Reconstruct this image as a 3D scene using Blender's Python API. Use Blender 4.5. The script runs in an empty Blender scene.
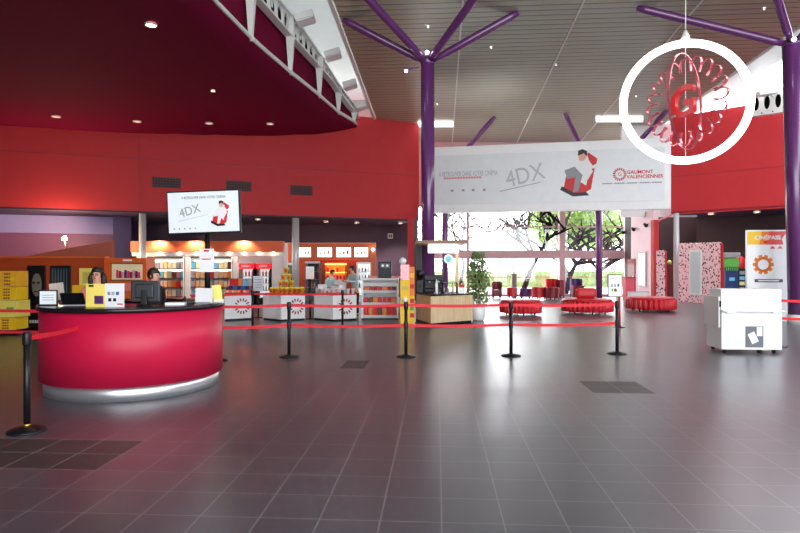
import bpy, bmesh, math, random
from mathutils import Vector, Matrix
random.seed(7)
scn = bpy.context.scene
COL = scn.collection
PI = math.pi
F = 590.0; HOR = 265.0; CH = 1.65
TH = math.atan(37/590.0)           # building axes are turned a little from the lens axis
def P(px, py, Y): return Vector(((px-400)*Y/F, Y, CH-(py-HOR)*Y/F))
def XA(px, Y): return (px-400)*Y/F
def ZA(py, Y): return CH-(py-HOR)*Y/F
def srgb(r, g, b):
    def f(c):
        c /= 255.0
        return c/12.92 if c <= .04045 else ((c+.055)/1.055)**2.4
    return (f(r), f(g), f(b), 1)
# ---------------------------------------------------------------- materials
MATS = {}
def mat(name, rgb, rough=.5, metal=0, emit=None, es=0, spec=.5, bump=0, bscale=20, var=0, vscale=3):
    if name in MATS: return MATS[name]
    m = bpy.data.materials.new(name); m.use_nodes = True
    nt = m.node_tree; b = nt.nodes['Principled BSDF']
    c = srgb(*rgb)
    b.inputs['Base Color'].default_value = c
    b.inputs['Roughness'].default_value = rough
    b.inputs['Metallic'].default_value = metal
    b.inputs['Specular IOR Level'].default_value = spec
    if emit:
        b.inputs['Emission Color'].default_value = srgb(*emit); b.inputs['Emission Strength'].default_value = es
    tc = nt.nodes.new('ShaderNodeTexCoord')
    n = nt.nodes.new('ShaderNodeTexNoise'); n.inputs['Scale'].default_value = vscale; n.inputs['Detail'].default_value = 4
    nt.links.new(tc.outputs['Object'], n.inputs['Vector'])
    v = var or .06
    mx = nt.nodes.new('ShaderNodeMix'); mx.data_type = 'RGBA'
    mx.inputs[6].default_value = [x*(1-v) for x in c[:3]]+[1]
    mx.inputs[7].default_value = [min(1, x*(1+v)) for x in c[:3]]+[1]
    nt.links.new(n.outputs['Fac'], mx.inputs[0]); nt.links.new(mx.outputs[2], b.inputs['Base Color'])
    if bump:
        n2 = nt.nodes.new('ShaderNodeTexNoise'); n2.inputs['Scale'].default_value = bscale; n2.inputs['Detail'].default_value = 5
        nt.links.new(tc.outputs['Object'], n2.inputs['Vector'])
        bp = nt.nodes.new('ShaderNodeBump'); bp.inputs['Strength'].default_value = bump; bp.inputs['Distance'].default_value = .02
        nt.links.new(n2.outputs['Fac'], bp.inputs['Height']); nt.links.new(bp.outputs[0], b.inputs['Normal'])
    MATS[name] = m; return m
def glass(name, tint=(255, 255, 255), refl=.08):
    if name in MATS: return MATS[name]
    m = bpy.data.materials.new(name); m.use_nodes = True; nt = m.node_tree
    for n in list(nt.nodes): nt.nodes.remove(n)
    o = nt.nodes.new('ShaderNodeOutputMaterial'); t = nt.nodes.new('ShaderNodeBsdfTransparent'); g = nt.nodes.new('ShaderNodeBsdfGlossy')
    t.inputs[0].default_value = srgb(*tint); g.inputs['Roughness'].default_value = .02
    x = nt.nodes.new('ShaderNodeMixShader'); x.inputs[0].default_value = refl
    nt.links.new(t.outputs[0], x.inputs[1]); nt.links.new(g.outputs[0], x.inputs[2]); nt.links.new(x.outputs[0], o.inputs[0])
    MATS[name] = m; return m
def nd(nt, typ, **kw):
    n = nt.nodes.new(typ)
    for k, v in kw.items(): setattr(n, k, v)
    return n
def mathn(nt, op, a, b=None, c=None):
    n = nt.nodes.new('ShaderNodeMath'); n.operation = op
    for i, x in enumerate((a, b, c)):
        if x is None: continue
        if isinstance(x, (int, float)): n.inputs[i].default_value = x
        else: nt.links.new(x, n.inputs[i])
    return n.outputs[0]
TILE = .396
def floor_mat():
    m = bpy.data.materials.new('dark_floor_tiles'); m.use_nodes = True; nt = m.node_tree; b = nt.nodes['Principled BSDF']
    g = nd(nt, 'ShaderNodeNewGeometry'); s = nd(nt, 'ShaderNodeSeparateXYZ'); nt.links.new(g.outputs['Position'], s.inputs[0])
    X, Y = s.outputs[0], s.outputs[1]
    ct, st = math.cos(TH), math.sin(TH)
    U = mathn(nt, 'SUBTRACT', mathn(nt, 'MULTIPLY', X, ct), mathn(nt, 'MULTIPLY', Y, st))
    V = mathn(nt, 'ADD', mathn(nt, 'MULTIPLY', X, st), mathn(nt, 'MULTIPLY', Y, ct))
    u = mathn(nt, 'DIVIDE', mathn(nt, 'SUBTRACT', U, .03), TILE); v = mathn(nt, 'DIVIDE', mathn(nt, 'SUBTRACT', V, 3.79), TILE)
    iu, iv = mathn(nt, 'FLOOR', u), mathn(nt, 'FLOOR', v)
    fu, fv = mathn(nt, 'FRACT', u), mathn(nt, 'FRACT', v)
    eu = mathn(nt, 'MINIMUM', fu, mathn(nt, 'SUBTRACT', 1, fu)); ev = mathn(nt, 'MINIMUM', fv, mathn(nt, 'SUBTRACT', 1, fv))
    edge = mathn(nt, 'LESS_THAN', mathn(nt, 'MINIMUM', eu, ev), .012)
    cv = nd(nt, 'ShaderNodeCombineXYZ'); nt.links.new(iu, cv.inputs[0]); nt.links.new(iv, cv.inputs[1])
    wn = nd(nt, 'ShaderNodeTexWhiteNoise'); wn.noise_dimensions = '2D'; nt.links.new(cv.outputs[0], wn.inputs['Vector'])
    cr = nd(nt, 'ShaderNodeValToRGB'); nt.links.new(wn.outputs['Value'], cr.inputs[0])
    cr.color_ramp.elements[0].color = srgb(70, 68, 76); cr.color_ramp.elements[1].color = srgb(77, 75, 83)
    # tiles that were replaced by darker ones
    dark = None
    for (u0, u1, v0, v1) in DARK:
        a = mathn(nt, 'MULTIPLY', mathn(nt, 'GREATER_THAN', u, u0), mathn(nt, 'LESS_THAN', u, u1))
        c = mathn(nt, 'MULTIPLY', mathn(nt, 'GREATER_THAN', v, v0), mathn(nt, 'LESS_THAN', v, v1))
        a = mathn(nt, 'MULTIPLY', a, c); dark = a if dark is None else mathn(nt, 'MAXIMUM', dark, a)
    no = nd(nt, 'ShaderNodeTexNoise'); no.inputs['Scale'].default_value = 1.3; no.inputs['Detail'].default_value = 6
    nt.links.new(g.outputs['Position'], no.inputs['Vector'])
    m1 = nd(nt, 'ShaderNodeMix', data_type='RGBA'); nt.links.new(dark, m1.inputs[0]); nt.links.new(cr.outputs[0], m1.inputs[6]); m1.inputs[7].default_value = srgb(34, 27, 29)
    m2 = nd(nt, 'ShaderNodeMix', data_type='RGBA'); nt.links.new(edge, m2.inputs[0]); nt.links.new(m1.outputs[2], m2.inputs[6]); m2.inputs[7].default_value = srgb(128, 122, 125)
    nt.links.new(m2.outputs[2], b.inputs['Base Color'])
    r = mathn(nt, 'ADD', mathn(nt, 'MULTIPLY', wn.outputs['Value'], .008), mathn(nt, 'ADD', .27, mathn(nt, 'MULTIPLY', no.outputs['Fac'], .03)))
    r = mathn(nt, 'ADD', r, mathn(nt, 'MULTIPLY', dark, .2)); r = mathn(nt, 'ADD', r, mathn(nt, 'MULTIPLY', edge, .12))
    nt.links.new(r, b.inputs['Roughness'])
    b.inputs['Specular IOR Level'].default_value = .8; b.inputs['IOR'].default_value = 1.75
    return m
def uvtile(px, py):
    Y = CH*F/(py-HOR); X = XA(px, Y)
    return ((X*math.cos(TH)-Y*math.sin(TH)-.03)/TILE, (X*math.sin(TH)+Y*math.cos(TH)-3.79)/TILE)
def drk(px, py, nu, nv):            # nu x nv dark tiles around a floor point
    a, b = uvtile(px, py); a = round(a-nu/2); b = round(b-nv/2)
    return (a, a+nu, b, b+nv)
DARK = [drk(52, 456, 2, 2), drk(624, 388.5, 2, 2), drk(0, 456, 2, 2), drk(357, 364, 1, 2), drk(810, 391, 1, 1)]
def ceil_mat():
    m = bpy.data.materials.new('slatted_metal_ceiling'); m.use_nodes = True; nt = m.node_tree; b = nt.nodes['Principled BSDF']
    g = nd(nt, 'ShaderNodeNewGeometry'); s = nd(nt, 'ShaderNodeSeparateXYZ'); nt.links.new(g.outputs['Position'], s.inputs[0])
    V = mathn(nt, 'ADD', mathn(nt, 'MULTIPLY', s.outputs[0], math.sin(TH)), mathn(nt, 'MULTIPLY', s.outputs[1], math.cos(TH)))
    f = mathn(nt, 'FRACT', mathn(nt, 'DIVIDE', V, .3))
    gap = mathn(nt, 'LESS_THAN', f, .14)
    mx = nd(nt, 'ShaderNodeMix', data_type='RGBA'); nt.links.new(gap, mx.inputs[0])
    n = nd(nt, 'ShaderNodeTexNoise'); n.inputs['Scale'].default_value = .35; nt.links.new(g.outputs['Position'], n.inputs['Vector'])
    c2 = nd(nt, 'ShaderNodeValToRGB'); nt.links.new(n.outputs['Fac'], c2.inputs[0])
    c2.color_ramp.elements[0].color = srgb(150, 153, 138); c2.color_ramp.elements[1].color = srgb(180, 180, 160)
    nt.links.new(c2.outputs[0], mx.inputs[6]); mx.inputs[7].default_value = srgb(92, 86, 80)
    nt.links.new(mx.outputs[2], b.inputs['Base Color'])
    b.inputs['Roughness'].default_value = .3; b.inputs['Metallic'].default_value = .12
    bp = nd(nt, 'ShaderNodeBump'); bp.inputs['Strength'].default_value = .5; bp.inputs['Distance'].default_value = .02
    nt.links.new(mathn(nt, 'ABSOLUTE', mathn(nt, 'SUBTRACT', f, .5)), bp.inputs['Height']); nt.links.new(bp.outputs[0], b.inputs['Normal'])
    return m
def speck_mat():
    m = bpy.data.materials.new('pink_speckled_panel'); m.use_nodes = True; nt = m.node_tree; b = nt.nodes['Principled BSDF']
    tc = nd(nt, 'ShaderNodeTexCoord'); mp = nd(nt, 'ShaderNodeMapping'); nt.links.new(tc.outputs['Object'], mp.inputs[0])
    mp.inputs['Scale'].default_value = (12, 1, 9); mp.inputs['Rotation'].default_value = (0, .6, 0)
    v = nd(nt, 'ShaderNodeTexVoronoi'); v.inputs['Scale'].default_value = 1.0; nt.links.new(mp.outputs[0], v.inputs['Vector'])
    k = mathn(nt, 'LESS_THAN', v.outputs['Distance'], .37)
    mx = nd(nt, 'ShaderNodeMix', data_type='RGBA'); nt.links.new(k, mx.inputs[0])
    mx.inputs[6].default_value = srgb(250, 206, 210)
    sp = nd(nt, 'ShaderNodeSeparateXYZ'); nt.links.new(v.outputs['Color'], sp.inputs[0])
    m3 = nd(nt, 'ShaderNodeMix', data_type='RGBA'); nt.links.new(mathn(nt, 'GREATER_THAN', sp.outputs[0], .6), m3.inputs[0])
    m3.inputs[6].default_value = srgb(60, 18, 26); m3.inputs[7].default_value = srgb(190, 70, 84)
    nt.links.new(m3.outputs[2], mx.inputs[7]); nt.links.new(mx.outputs[2], b.inputs['Base Color']); b.inputs['Roughness'].default_value = .35
    return m
def wood_mat(name, a, b_, sc=6):
    m = bpy.data.materials.new(name); m.use_nodes = True; nt = m.node_tree; b = nt.nodes['Principled BSDF']
    tc = nd(nt, 'ShaderNodeTexCoord'); mp = nd(nt, 'ShaderNodeMapping'); nt.links.new(tc.outputs['Object'], mp.inputs[0]); mp.inputs['Scale'].default_value = (sc*2, sc*2, sc*.15)
    n = nd(nt, 'ShaderNodeTexNoise'); n.inputs['Scale'].default_value = 2; n.inputs['Detail'].default_value = 6; nt.links.new(mp.outputs[0], n.inputs['Vector'])
    r = nd(nt, 'ShaderNodeValToRGB'); nt.links.new(n.outputs['Fac'], r.inputs[0]); r.color_ramp.elements[0].color = srgb(*a); r.color_ramp.elements[1].color = srgb(*b_)
    r.color_ramp.elements[0].position = .3; r.color_ramp.elements[1].position = .7
    nt.links.new(r.outputs[0], b.inputs['Base Color']); b.inputs['Roughness'].default_value = .4
    return m
RED = mat('red_wall_paint', (196, 52, 56), .55, spec=.22, bump=.05, bscale=3)
MAG = mat('dark_magenta_paint', (108, 2, 46), .85, spec=.1)
WHITE = mat('white_paint', (236, 236, 236), .4)
LACQ = mat('white_lacquer', (240, 241, 243), .22)
GREYP = mat('pale_grey_panel', (205, 210, 210), .35)
OFFW = mat('white_steel_paint', (222, 222, 218), .35)
BLACK = mat('black_plastic', (14, 15, 17), .4, spec=.35)
BLKM = mat('black_powder_coat', (26, 28, 32), .35, metal=.3)
DARK_ = mat('near_black_rubber', (12, 12, 13), .6)
CHROME = mat('brushed_steel', (225, 228, 232), .34, metal=.8)
STEEL = mat('satin_steel_column', (205, 208, 212), .3, metal=.25)
GOLD = mat('brass_ring', (214, 178, 74), .3, metal=.9)
PURP = mat('purple_lacquer', (104, 50, 110), .2, spec=.8)
DPURP = mat('dark_plum_paint', (62, 28, 54), .45)
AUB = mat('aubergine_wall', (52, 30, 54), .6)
LAV = mat('lavender_wall', (136, 122, 168), .6)
PLUM = mat('plum_wall', (112, 58, 92), .6)
ORG = mat('orange_laminate', (214, 92, 34), .4)
DORG = mat('burnt_orange_wall', (172, 66, 22), .5)
CRIM = mat('crimson_desk_laminate', (200, 22, 66), .42, spec=.4)
TAPE = mat('red_belt_webbing', (222, 30, 50), .6, bump=.1, bscale=200)
VINYL = mat('red_vinyl', (205, 30, 42), .35)
VINYLD = mat('dark_red_vinyl', (132, 20, 36), .4)
VINYLP = mat('purple_vinyl', (82, 40, 104), .4)
VINYLG = mat('faded_red_vinyl', (128, 52, 62), .5)
PINKW = mat('pale_pink_wall', (240, 208, 212), .6)
PINKF = mat('pinkish_frame', (196, 158, 160), .5)
YEL = mat('yellow_card', (246, 200, 30), .5)
PYEL = mat('pale_yellow_card', (246, 226, 110), .5)
REDC = mat('red_card', (214, 34, 40), .5)
ORC = mat('orange_card', (240, 130, 40), .5)
BLUC = mat('blue_card', (46, 96, 180), .5)
LBLUC = mat('light_blue_card', (110, 190, 226), .5)
GRNC = mat('green_card', (96, 176, 70), .5)
PNKC = mat('pink_card', (236, 150, 160), .5)
BRNC = mat('brown_card', (120, 66, 44), .5)
CRMC = mat('cream_card', (244, 226, 180), .5)
GRYC = mat('grey_card', (150, 150, 155), .5)
NAVY = mat('navy_card', (26, 52, 104), .4)
DKRED = mat('dark_red_print', (150, 30, 44), .5)
SILV = mat('silver_print', (172, 178, 184), .4)
PRINTG = mat('pale_banner_print', (234, 238, 240), .3)
SKIN = mat('skin', (226, 170, 144), .5)
HAIRB = mat('dark_brown_hair', (38, 22, 18), .5)
HAIRK = mat('black_hair', (16, 13, 14), .5)
TEAL = mat('pale_teal_shirt', (176, 198, 200), .7)
BLKF = mat('black_cloth', (22, 22, 26), .8)
PNKF = mat('pink_cloth', (222, 130, 130), .7)
YELF = mat('yellow_cloth', (228, 206, 120), .7)
LEAF = mat('indoor_leaf', (132, 158, 96), .5, var=.35, vscale=9)
LEAFO = mat('pale_tree_leaf', (150, 184, 96), .7, var=.3, vscale=2)
BARK = mat('dark_bark', (20, 17, 17), .9, spec=.1)
GROUND = mat('pale_paving', (214, 214, 206), .8)
SCREEN = mat('lit_screen', (200, 208, 212), .3, emit=(240, 244, 248), es=.14)
MENU = mat('lit_menu_screen', (245, 245, 240), .2, emit=(252, 252, 246), es=.8)
LITR = mat('lit_red_header', (220, 30, 40), .3, emit=(232, 30, 44), es=.5)
LITW = mat('lit_white_panel', (250, 250, 250), .3, emit=(255, 250, 240), es=1.2)
NEON = mat('lit_white_ring', (255, 255, 255), .3, emit=(255, 255, 255), es=1.6)
WARM = mat('warm_lamp_lens', (255, 240, 215), .3, emit=(255, 226, 180), es=7)
COOL = mat('cool_lamp_lens', (255, 255, 255), .3, emit=(246, 244, 255), es=8)
LITO = mat('lit_orange_shelf', (255, 190, 110), .3, emit=(255, 170, 80), es=1.5)
SKYL = mat('skylight_diffuser', (250, 250, 250), .3, emit=(255, 255, 255), es=1.0)
SHEER = glass('clear_glass'); CASEG = glass('case_glass', (240, 246, 250), .1); ACR = glass('pink_acrylic', (255, 170, 175), .12)
FLOORM = floor_mat(); CEILM = ceil_mat(); SPECK = speck_mat()
BEECH = wood_mat('pale_beech_veneer', (206, 176, 136), (226, 200, 162)); OAK = wood_mat('brown_wood', (120, 82, 52), (150, 106, 70))
# ---------------------------------------------------------------- mesh helpers
class MB:
    def __init__(s): s.b = bmesh.new()
    def _v(s, geom_verts, M): bmesh.ops.transform(s.b, matrix=M, verts=geom_verts)
    def box(s, x0, x1, y0, y1, z0, z1, bev=0, M=None):
        r = bmesh.ops.create_cube(s.b, size=1)['verts']
        for v in r: v.co = Vector(((x0+x1)/2+v.co.x*(x1-x0), (y0+y1)/2+v.co.y*(y1-y0), (z0+z1)/2+v.co.z*(z1-z0)))
        if bev:
            es = list({e for v in r for e in v.link_edges})
            r = list({v for v in bmesh.ops.bevel(s.b, geom=es, offset=bev, segments=2, affect='EDGES', profile=.5)['verts']} | {v for v in r if v.is_valid})
        if M is not None: s._v([v for v in r if v.is_valid], M)
        return s
    def cyl(s, p0, p1, r0, r1=None, n=20, caps=True):
        p0, p1 = Vector(p0), Vector(p1); r1 = r0 if r1 is None else r1
        d = p1-p0; q = Vector((0, 0, 1)).rotation_difference(d.normalized())
        A = [s.b.verts.new(p0+q@Vector((r0*math.cos(2*PI*i/n), r0*math.sin(2*PI*i/n), 0))) for i in range(n)]
        B = [s.b.verts.new(p1+q@Vector((r1*math.cos(2*PI*i/n), r1*math.sin(2*PI*i/n), 0))) for i in range(n)]
        for i in range(n):
            f = s.b.faces.new((A[i], A[(i+1) % n], B[(i+1) % n], B[i])); f.smooth = True
        if caps: s.b.faces.new(A[::-1]); s.b.faces.new(B)
        return s
    def lathe(s, prof, c=(0, 0, 0), n=32, M=None, flute=0, nf=0):
        rings = []; c = Vector(c)
        for (r, z) in prof:
            ring = []
            for i in range(n):
                a = 2*PI*i/n; rr = r*(1+(flute*abs(math.sin(nf*a/2)) if nf else 0))
                p = Vector((rr*math.cos(a), rr*math.sin(a), z))
                if M is not None: p = M@p
                ring.append(s.b.verts.new(p+c))
            rings.append(ring)
        for A, B in zip(rings, rings[1:]):
            for i in range(n):
                f = s.b.faces.new((A[i], A[(i+1) % n], B[(i+1) % n], B[i])); f.smooth = True
        s.b.faces.new(rings[0][::-1]); s.b.faces.new(rings[-1])
        return s
    def ring(s, outer, inner, z0, z1):
        n = len(outer)
        o0 = [s.b.verts.new((x, y, z0)) for x, y in outer]; o1 = [s.b.verts.new((x, y, z1)) for x, y in outer]
        i0 = [s.b.verts.new((x, y, z0)) for x, y in inner]; i1 = [s.b.verts.new((x, y, z1)) for x, y in inner]
        for i in range(n):
            j = (i+1) % n
            s.b.faces.new((o0[i], o0[j], o1[j], o1[i])).smooth = True
            s.b.faces.new((i0[j], i0[i], i1[i], i1[j])).smooth = True
            s.b.faces.new((o1[i], o1[j], i1[j], i1[i])); s.b.faces.new((o0[j], o0[i], i0[i], i0[j]))
        return s
    def prism(s, pts, z0, z1):
        A = [s.b.verts.new((x, y, z0)) for x, y in pts]; B = [s.b.verts.new((x, y, z1)) for x, y in pts]
        n = len(pts)
        for i in range(n): s.b.faces.new((A[i], A[(i+1) % n], B[(i+1) % n], B[i]))
        s.b.faces.new(A[::-1]); s.b.faces.new(B); return s
    def plate(s, pts, y0, y1):       # outline in x,z with thickness in y
        A = [s.b.verts.new((x, y0, z)) for x, z in pts]; B = [s.b.verts.new((x, y1, z)) for x, z in pts]
        n = len(pts)
        for i in range(n): s.b.faces.new((A[i], A[(i+1) % n], B[(i+1) % n], B[i]))
        s.b.faces.new(A[::-1]); s.b.faces.new(B); return s
    def solid(s, A, B):              # two matching 3D polygons
        a = [s.b.verts.new(p) for p in A]; b = [s.b.verts.new(p) for p in B]; n = len(a)
        for i in range(n): s.b.faces.new((a[i], a[(i+1) % n], b[(i+1) % n], b[i]))
        s.b.faces.new(a[::-1]); s.b.faces.new(b); return s
    def tube(s, pts, r, n=10, closed=False, radii=None):
        pts = [Vector(p) for p in pts]; rings = []
        N = len(pts); up = Vector((0, 0, 1)); prev = None
        for i, p in enumerate(pts):
            if closed: t = pts[(i+1) % N]-pts[i-1]
            else: t = pts[min(i+1, N-1)]-pts[max(i-1, 0)]
            t.normalize()
            if prev is None:
                a = t.cross(up)
                if a.length < .05: a = t.cross(Vector((1, 0, 0)))
                a.normalize()
            else:
                a = (prev-t*prev.dot(t)).normalized()
            prev = a; b = t.cross(a); rr = radii[i] if radii else r
            rings.append([s.b.verts.new(p+a*rr*math.cos(2*PI*k/n)+b*rr*math.sin(2*PI*k/n)) for k in range(n)])
        seq = list(zip(rings, rings[1:]))+([(rings[-1], rings[0])] if closed else [])
        for A, B in seq:
            for k in range(n):
                f = s.b.faces.new((A[k], A[(k+1) % n], B[(k+1) % n], B[k])); f.smooth = True
        if not closed: s.b.faces.new(rings[0][::-1]); s.b.faces.new(rings[-1])
        return s
    def ribbon(s, pts, w, t):        # path in x,z ; width w along y, thickness t
        pts = [Vector(p) for p in pts]; rings = []
        for i, p in enumerate(pts):
            tt = (pts[min(i+1, len(pts)-1)]-pts[max(i-1, 0)]).normalized(); nn = Vector((-tt.z, 0, tt.x))*t/2; yy = Vector((0, w/2, 0))
            rings.append([s.b.verts.new(q) for q in (p+nn+yy, p-nn+yy, p-nn-yy, p+nn-yy)])
        for A, B in zip(rings, rings[1:]):
            for k in range(4): s.b.faces.new((A[k], A[(k+1) % 4], B[(k+1) % 4], B[k]))
        s.b.faces.new(rings[0][::-1]); s.b.faces.new(rings[-1]); return s
    def ball(s, c, r, sx=1, sy=1, sz=1, n=16):
        v = bmesh.ops.create_uvsphere(s.b, u_segments=n, v_segments=max(6, n//2), radius=r)['verts']
        for q in v: q.co = Vector((q.co.x*sx, q.co.y*sy, q.co.z*sz))+Vector(c)
        for f in {f for q in v for f in q.link_faces}: f.smooth = True
        return s
    def build(s, name, m, parent=None):
        bmesh.ops.recalc_face_normals(s.b, faces=s.b.faces[:])
        me = bpy.data.meshes.new(name); s.b.to_mesh(me); s.b.free()
        me.materials.append(m)
        o = bpy.data.objects.new(name, me); COL.objects.link(o)
        if parent is not None: o.parent = parent
        return o
def tag(o, label, cat, group=None, kind=None):
    o['label'] = label; o['category'] = cat
    if group: o['group'] = group
    if kind: o['kind'] = kind
    return o
def thing(name, label, cat, loc=(0, 0, 0), rz=0, group=None):
    o = bpy.data.objects.new(name, None); COL.objects.link(o); o.empty_display_size = .1
    o.location = loc; o.rotation_euler = (0, 0, rz); return tag(o, label, cat, group)
def struct(name, mb, m, parent=None):
    o = mb.build(name, m, parent)
    if parent is None: o['kind'] = 'structure'
    return o
def copy_tree(o, parent=None):
    c = o.copy(); COL.objects.link(c)
    if parent is not None: c.parent = parent
    for ch in list(o.children): copy_tree(ch, c)
    return c
def text(name, s, size, m, parent, loc, rx=PI/2, ry=0, rz=0, ext=.004, align='CENTER', width=None, bold=0):
    cu = bpy.data.curves.new('t', 'FONT'); cu.body = s; cu.size = size; cu.extrude = ext; cu.align_x = align; cu.align_y = 'CENTER'; cu.resolution_u = 3
    cu.offset = bold
    to = bpy.data.objects.new('t', cu); COL.objects.link(to)
    me = bpy.data.meshes.new_from_object(to); bpy.data.objects.remove(to); bpy.data.curves.remove(cu)
    me.materials.clear(); me.materials.append(m)
    if width:
        xs = [v.co.x for v in me.vertices]; w = max(xs)-min(xs)
        for v in me.vertices: v.co.x *= width/w
    o = bpy.data.objects.new(name, me); COL.objects.link(o); o.parent = parent
    o.location = loc; o.rotation_euler = (rx, ry, rz); return o
def light(typ, loc, power, color=(1, 1, 1), size=.2, rot=None, spot=1.2, sy=None):
    l = bpy.data.lights.new('lamp', typ); l.energy = power; l.color = color
    if typ == 'AREA':
        l.size = size
        if sy: l.shape = 'RECTANGLE'; l.size_y = sy
    elif typ == 'SPOT': l.spot_size = spot; l.spot_blend = .6; l.shadow_soft_size = size
    else: l.shadow_soft_size = size
    o = bpy.data.objects.new('lamp', l); COL.objects.link(o); o.location = loc
    if rot: o.rotation_euler = rot
    return o
def interp(tab, x):
    if x <= tab[0][0]: return tab[0][1]
    for (a, va), (b, vb) in zip(tab, tab[1:]):
        if x <= b: return va+(vb-va)*(x-a)/(b-a)
    return tab[-1][1]
def dirlen(a, b):
    d = Vector(b)-Vector(a); return math.atan2(d.y, d.x), d.length
def circ(cx, cy, r, n=96, ry=None): return [(cx+r*math.cos(2*PI*i/n), cy+(ry or r)*math.sin(2*PI*i/n)) for i in range(n)]
# ================================================================ SETTING
floor = struct('floor', MB().box(-24, 24, -8, 31.6, -.2, 0), FLOORM)
# main ceiling, slopes down away from the camera
CS = 40/F; CC = 10.24
def cz(Y): return CC-CS*Y
def slab(name, quad, dz, th, m, kind=True):
    A = [(x, y, cz(y)+dz) for x, y in quad]; B = [(x, y, cz(y)+dz+th) for x, y in quad]
    return struct(name, MB().solid(A, B), m)
def DX(Y): return -1.89+(Y-16.6)*.075
def EX(Y): return 12.27+(Y-18.1)*.011
slab('ceiling', [(DX(-7), -7), (EX(-7), -7), (EX(32), 32), (DX(32), 32)], 0, .15, CEILM)
LUM = mat('pale_panel_added_glow', (214, 222, 222), .4, emit=(226, 238, 240), es=.16)  # faint emission added to brighten the pale ceiling strips
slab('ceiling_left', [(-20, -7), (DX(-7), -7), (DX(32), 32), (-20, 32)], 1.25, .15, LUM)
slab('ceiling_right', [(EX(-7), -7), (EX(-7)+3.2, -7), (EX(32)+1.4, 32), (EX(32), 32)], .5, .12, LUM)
# vertical steps between the ceiling levels
def step(name, fx, z0, z1, m, th=.12):
    A = [(fx(-7), -7, cz(-7)+z0), (fx(32), 32, cz(32)+z0), (fx(32), 32, cz(32)+z1), (fx(-7), -7, cz(-7)+z1)]
    B = [(x+th, y, z) for x, y, z in A]
    return struct(name, MB().solid(A, B), m)
step('trim_1', lambda y: DX(y)-.14, -.06, 1.3, OFFW); step('trim_2', lambda y: EX(y)+.02, -.04, .62, OFFW, .1)
for k, x0 in enumerate((1.77, 5.18, 8.5)):
    A = [(x0+(y-16.6)*.068+dx, y, cz(y)-.035) for y, dx in ((-6, -.025), (-6, .025), (31.8, .025), (31.8, -.025))]
    B = [(x, y, z+.03) for x, y, z in A]
    struct('trim_%d' % (k+3), MB().solid(A, B), OFFW)
# left high red wall that hangs over the shop
def FY(px): return 1268/(58.4-.0311*px)
def FP(px): Y = FY(px); return Vector((XA(px, Y), Y, 0))
fa, fb = FP(-90), FP(419)
fang, flen = dirlen(fa, fb)
fn = Vector((math.sin(fang), -math.cos(fang), 0))       # towards the camera
wl = bpy.data.objects.new('wall_left', None)
bpy.data.objects.remove(wl)
b = MB(); off = -fn*.35
A = [fa+Vector((0, 0, 3.8)), fb+Vector((0, 0, 3.8)), fb+Vector((0, 0, 8.42)), fa+Vector((0, 0, 8.42))]
struct('wall_left', b.solid(A, [p+off for p in A]), RED)
# seam grooves in the red wall
g0, g1 = FP(-90)+fn*.004, FP(419)+fn*.004
struct('trim_6', MB().solid([g0+Vector((0, 0, 5.86)), g1+Vector((0, 0, 5.86)), g1+Vector((0, 0, 5.885)), g0+Vector((0, 0, 5.885))], [p-fn*.02 for p in (g0+Vector((0, 0, 5.86)), g1+Vector((0, 0, 5.86)), g1+Vector((0, 0, 5.885)), g0+Vector((0, 0, 5.885)))]), DKRED)
q = FP(139)
struct('trim_7', MB().box(-.012, .012, -.01, .01, 3.8, 6.9, M=Matrix.Translation(q+fn*.002)@Matrix.Rotation(fang, 4, 'Z')), DKRED)
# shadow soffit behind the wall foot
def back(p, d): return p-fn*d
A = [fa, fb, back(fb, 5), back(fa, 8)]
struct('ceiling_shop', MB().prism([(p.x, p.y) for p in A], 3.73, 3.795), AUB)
# ---- dark magenta soffit with curved rim
EDGE = [(-4.25, -6), (-4.25, 4), (-4.22, 8), (-4.18, 10.5), (-4.1, 13), (-3.86, 15.2), (-3.4, 18.2), (-2.9, 21.1), (-2.5, 23.8), (-2.0, 26.2), (-1.95, 26.75)]
def ex(y): return interp([(b_, a_) for a_, b_ in EDGE], y)
ZT = [(-17, 6.8), (-14.7, 6.83), (-10.5, 6.92), (-5.6, 7.25), (-3.7, 7.5), (-2.5, 7.78), (-1.9, 7.98)]
def sz(x): return interp(ZT, x)
def wy(x): return fa.y+(fb.y-fa.y)*(x-fa.x)/(fb.x-fa.x)
b = MB(); rows = []
NY = 56; NXX = 20
for j in range(NY+1):
    row = []
    for i in range(NXX+1):
        s_ = i/NXX
        # x from wall-left limit to edge; y from -6 to the red wall
        y = -6+(26.75+6)*j/NY
        xe = ex(y); x = -19+(xe+19)*s_
        ymax = wy(x)-.0
        yy = min(y, ymax+.1)
        row.append(b.b.verts.new((x, yy, sz(x))))
    rows.append(row)
for A_, B_ in zip(rows, rows[1:]):
    for i in range(NXX):
        try:
            if (A_[i].co-B_[i].co).length < 1e-5 and (A_[i+1].co-B_[i+1].co).length < 1e-5: continue
            f = b.b.faces.new((A_[i], A_[i+1], B_[i+1], B_[i])); f.smooth = True
        except ValueError: pass
sf = b.build('ceiling_soffit', MAG); sf['kind'] = 'structure'
md = sf.modifiers.new('s', 'SOLIDIFY'); md.thickness = .06; md.offset = -1
# upstand above the rim
ys = [-6+32.6*i/50 for i in range(51)]
b = MB(); prevs = None
for y in ys:
    x = ex(y)-.16
    top = 9.15 if y < 24 else 9.15-(y-24)*.28
    r_ = [b.b.verts.new(v) for v in ((x, y, sz(x)), (x-.12, y, sz(x)), (x-.12, y, top), (x, y, top))]
    if prevs:
        for k in range(4): b.b.faces.new((prevs[k], prevs[(k+1) % 4], r_[(k+1) % 4], r_[k]))
    prevs = r_
struct('wall_soffit', b, MAG)
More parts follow.
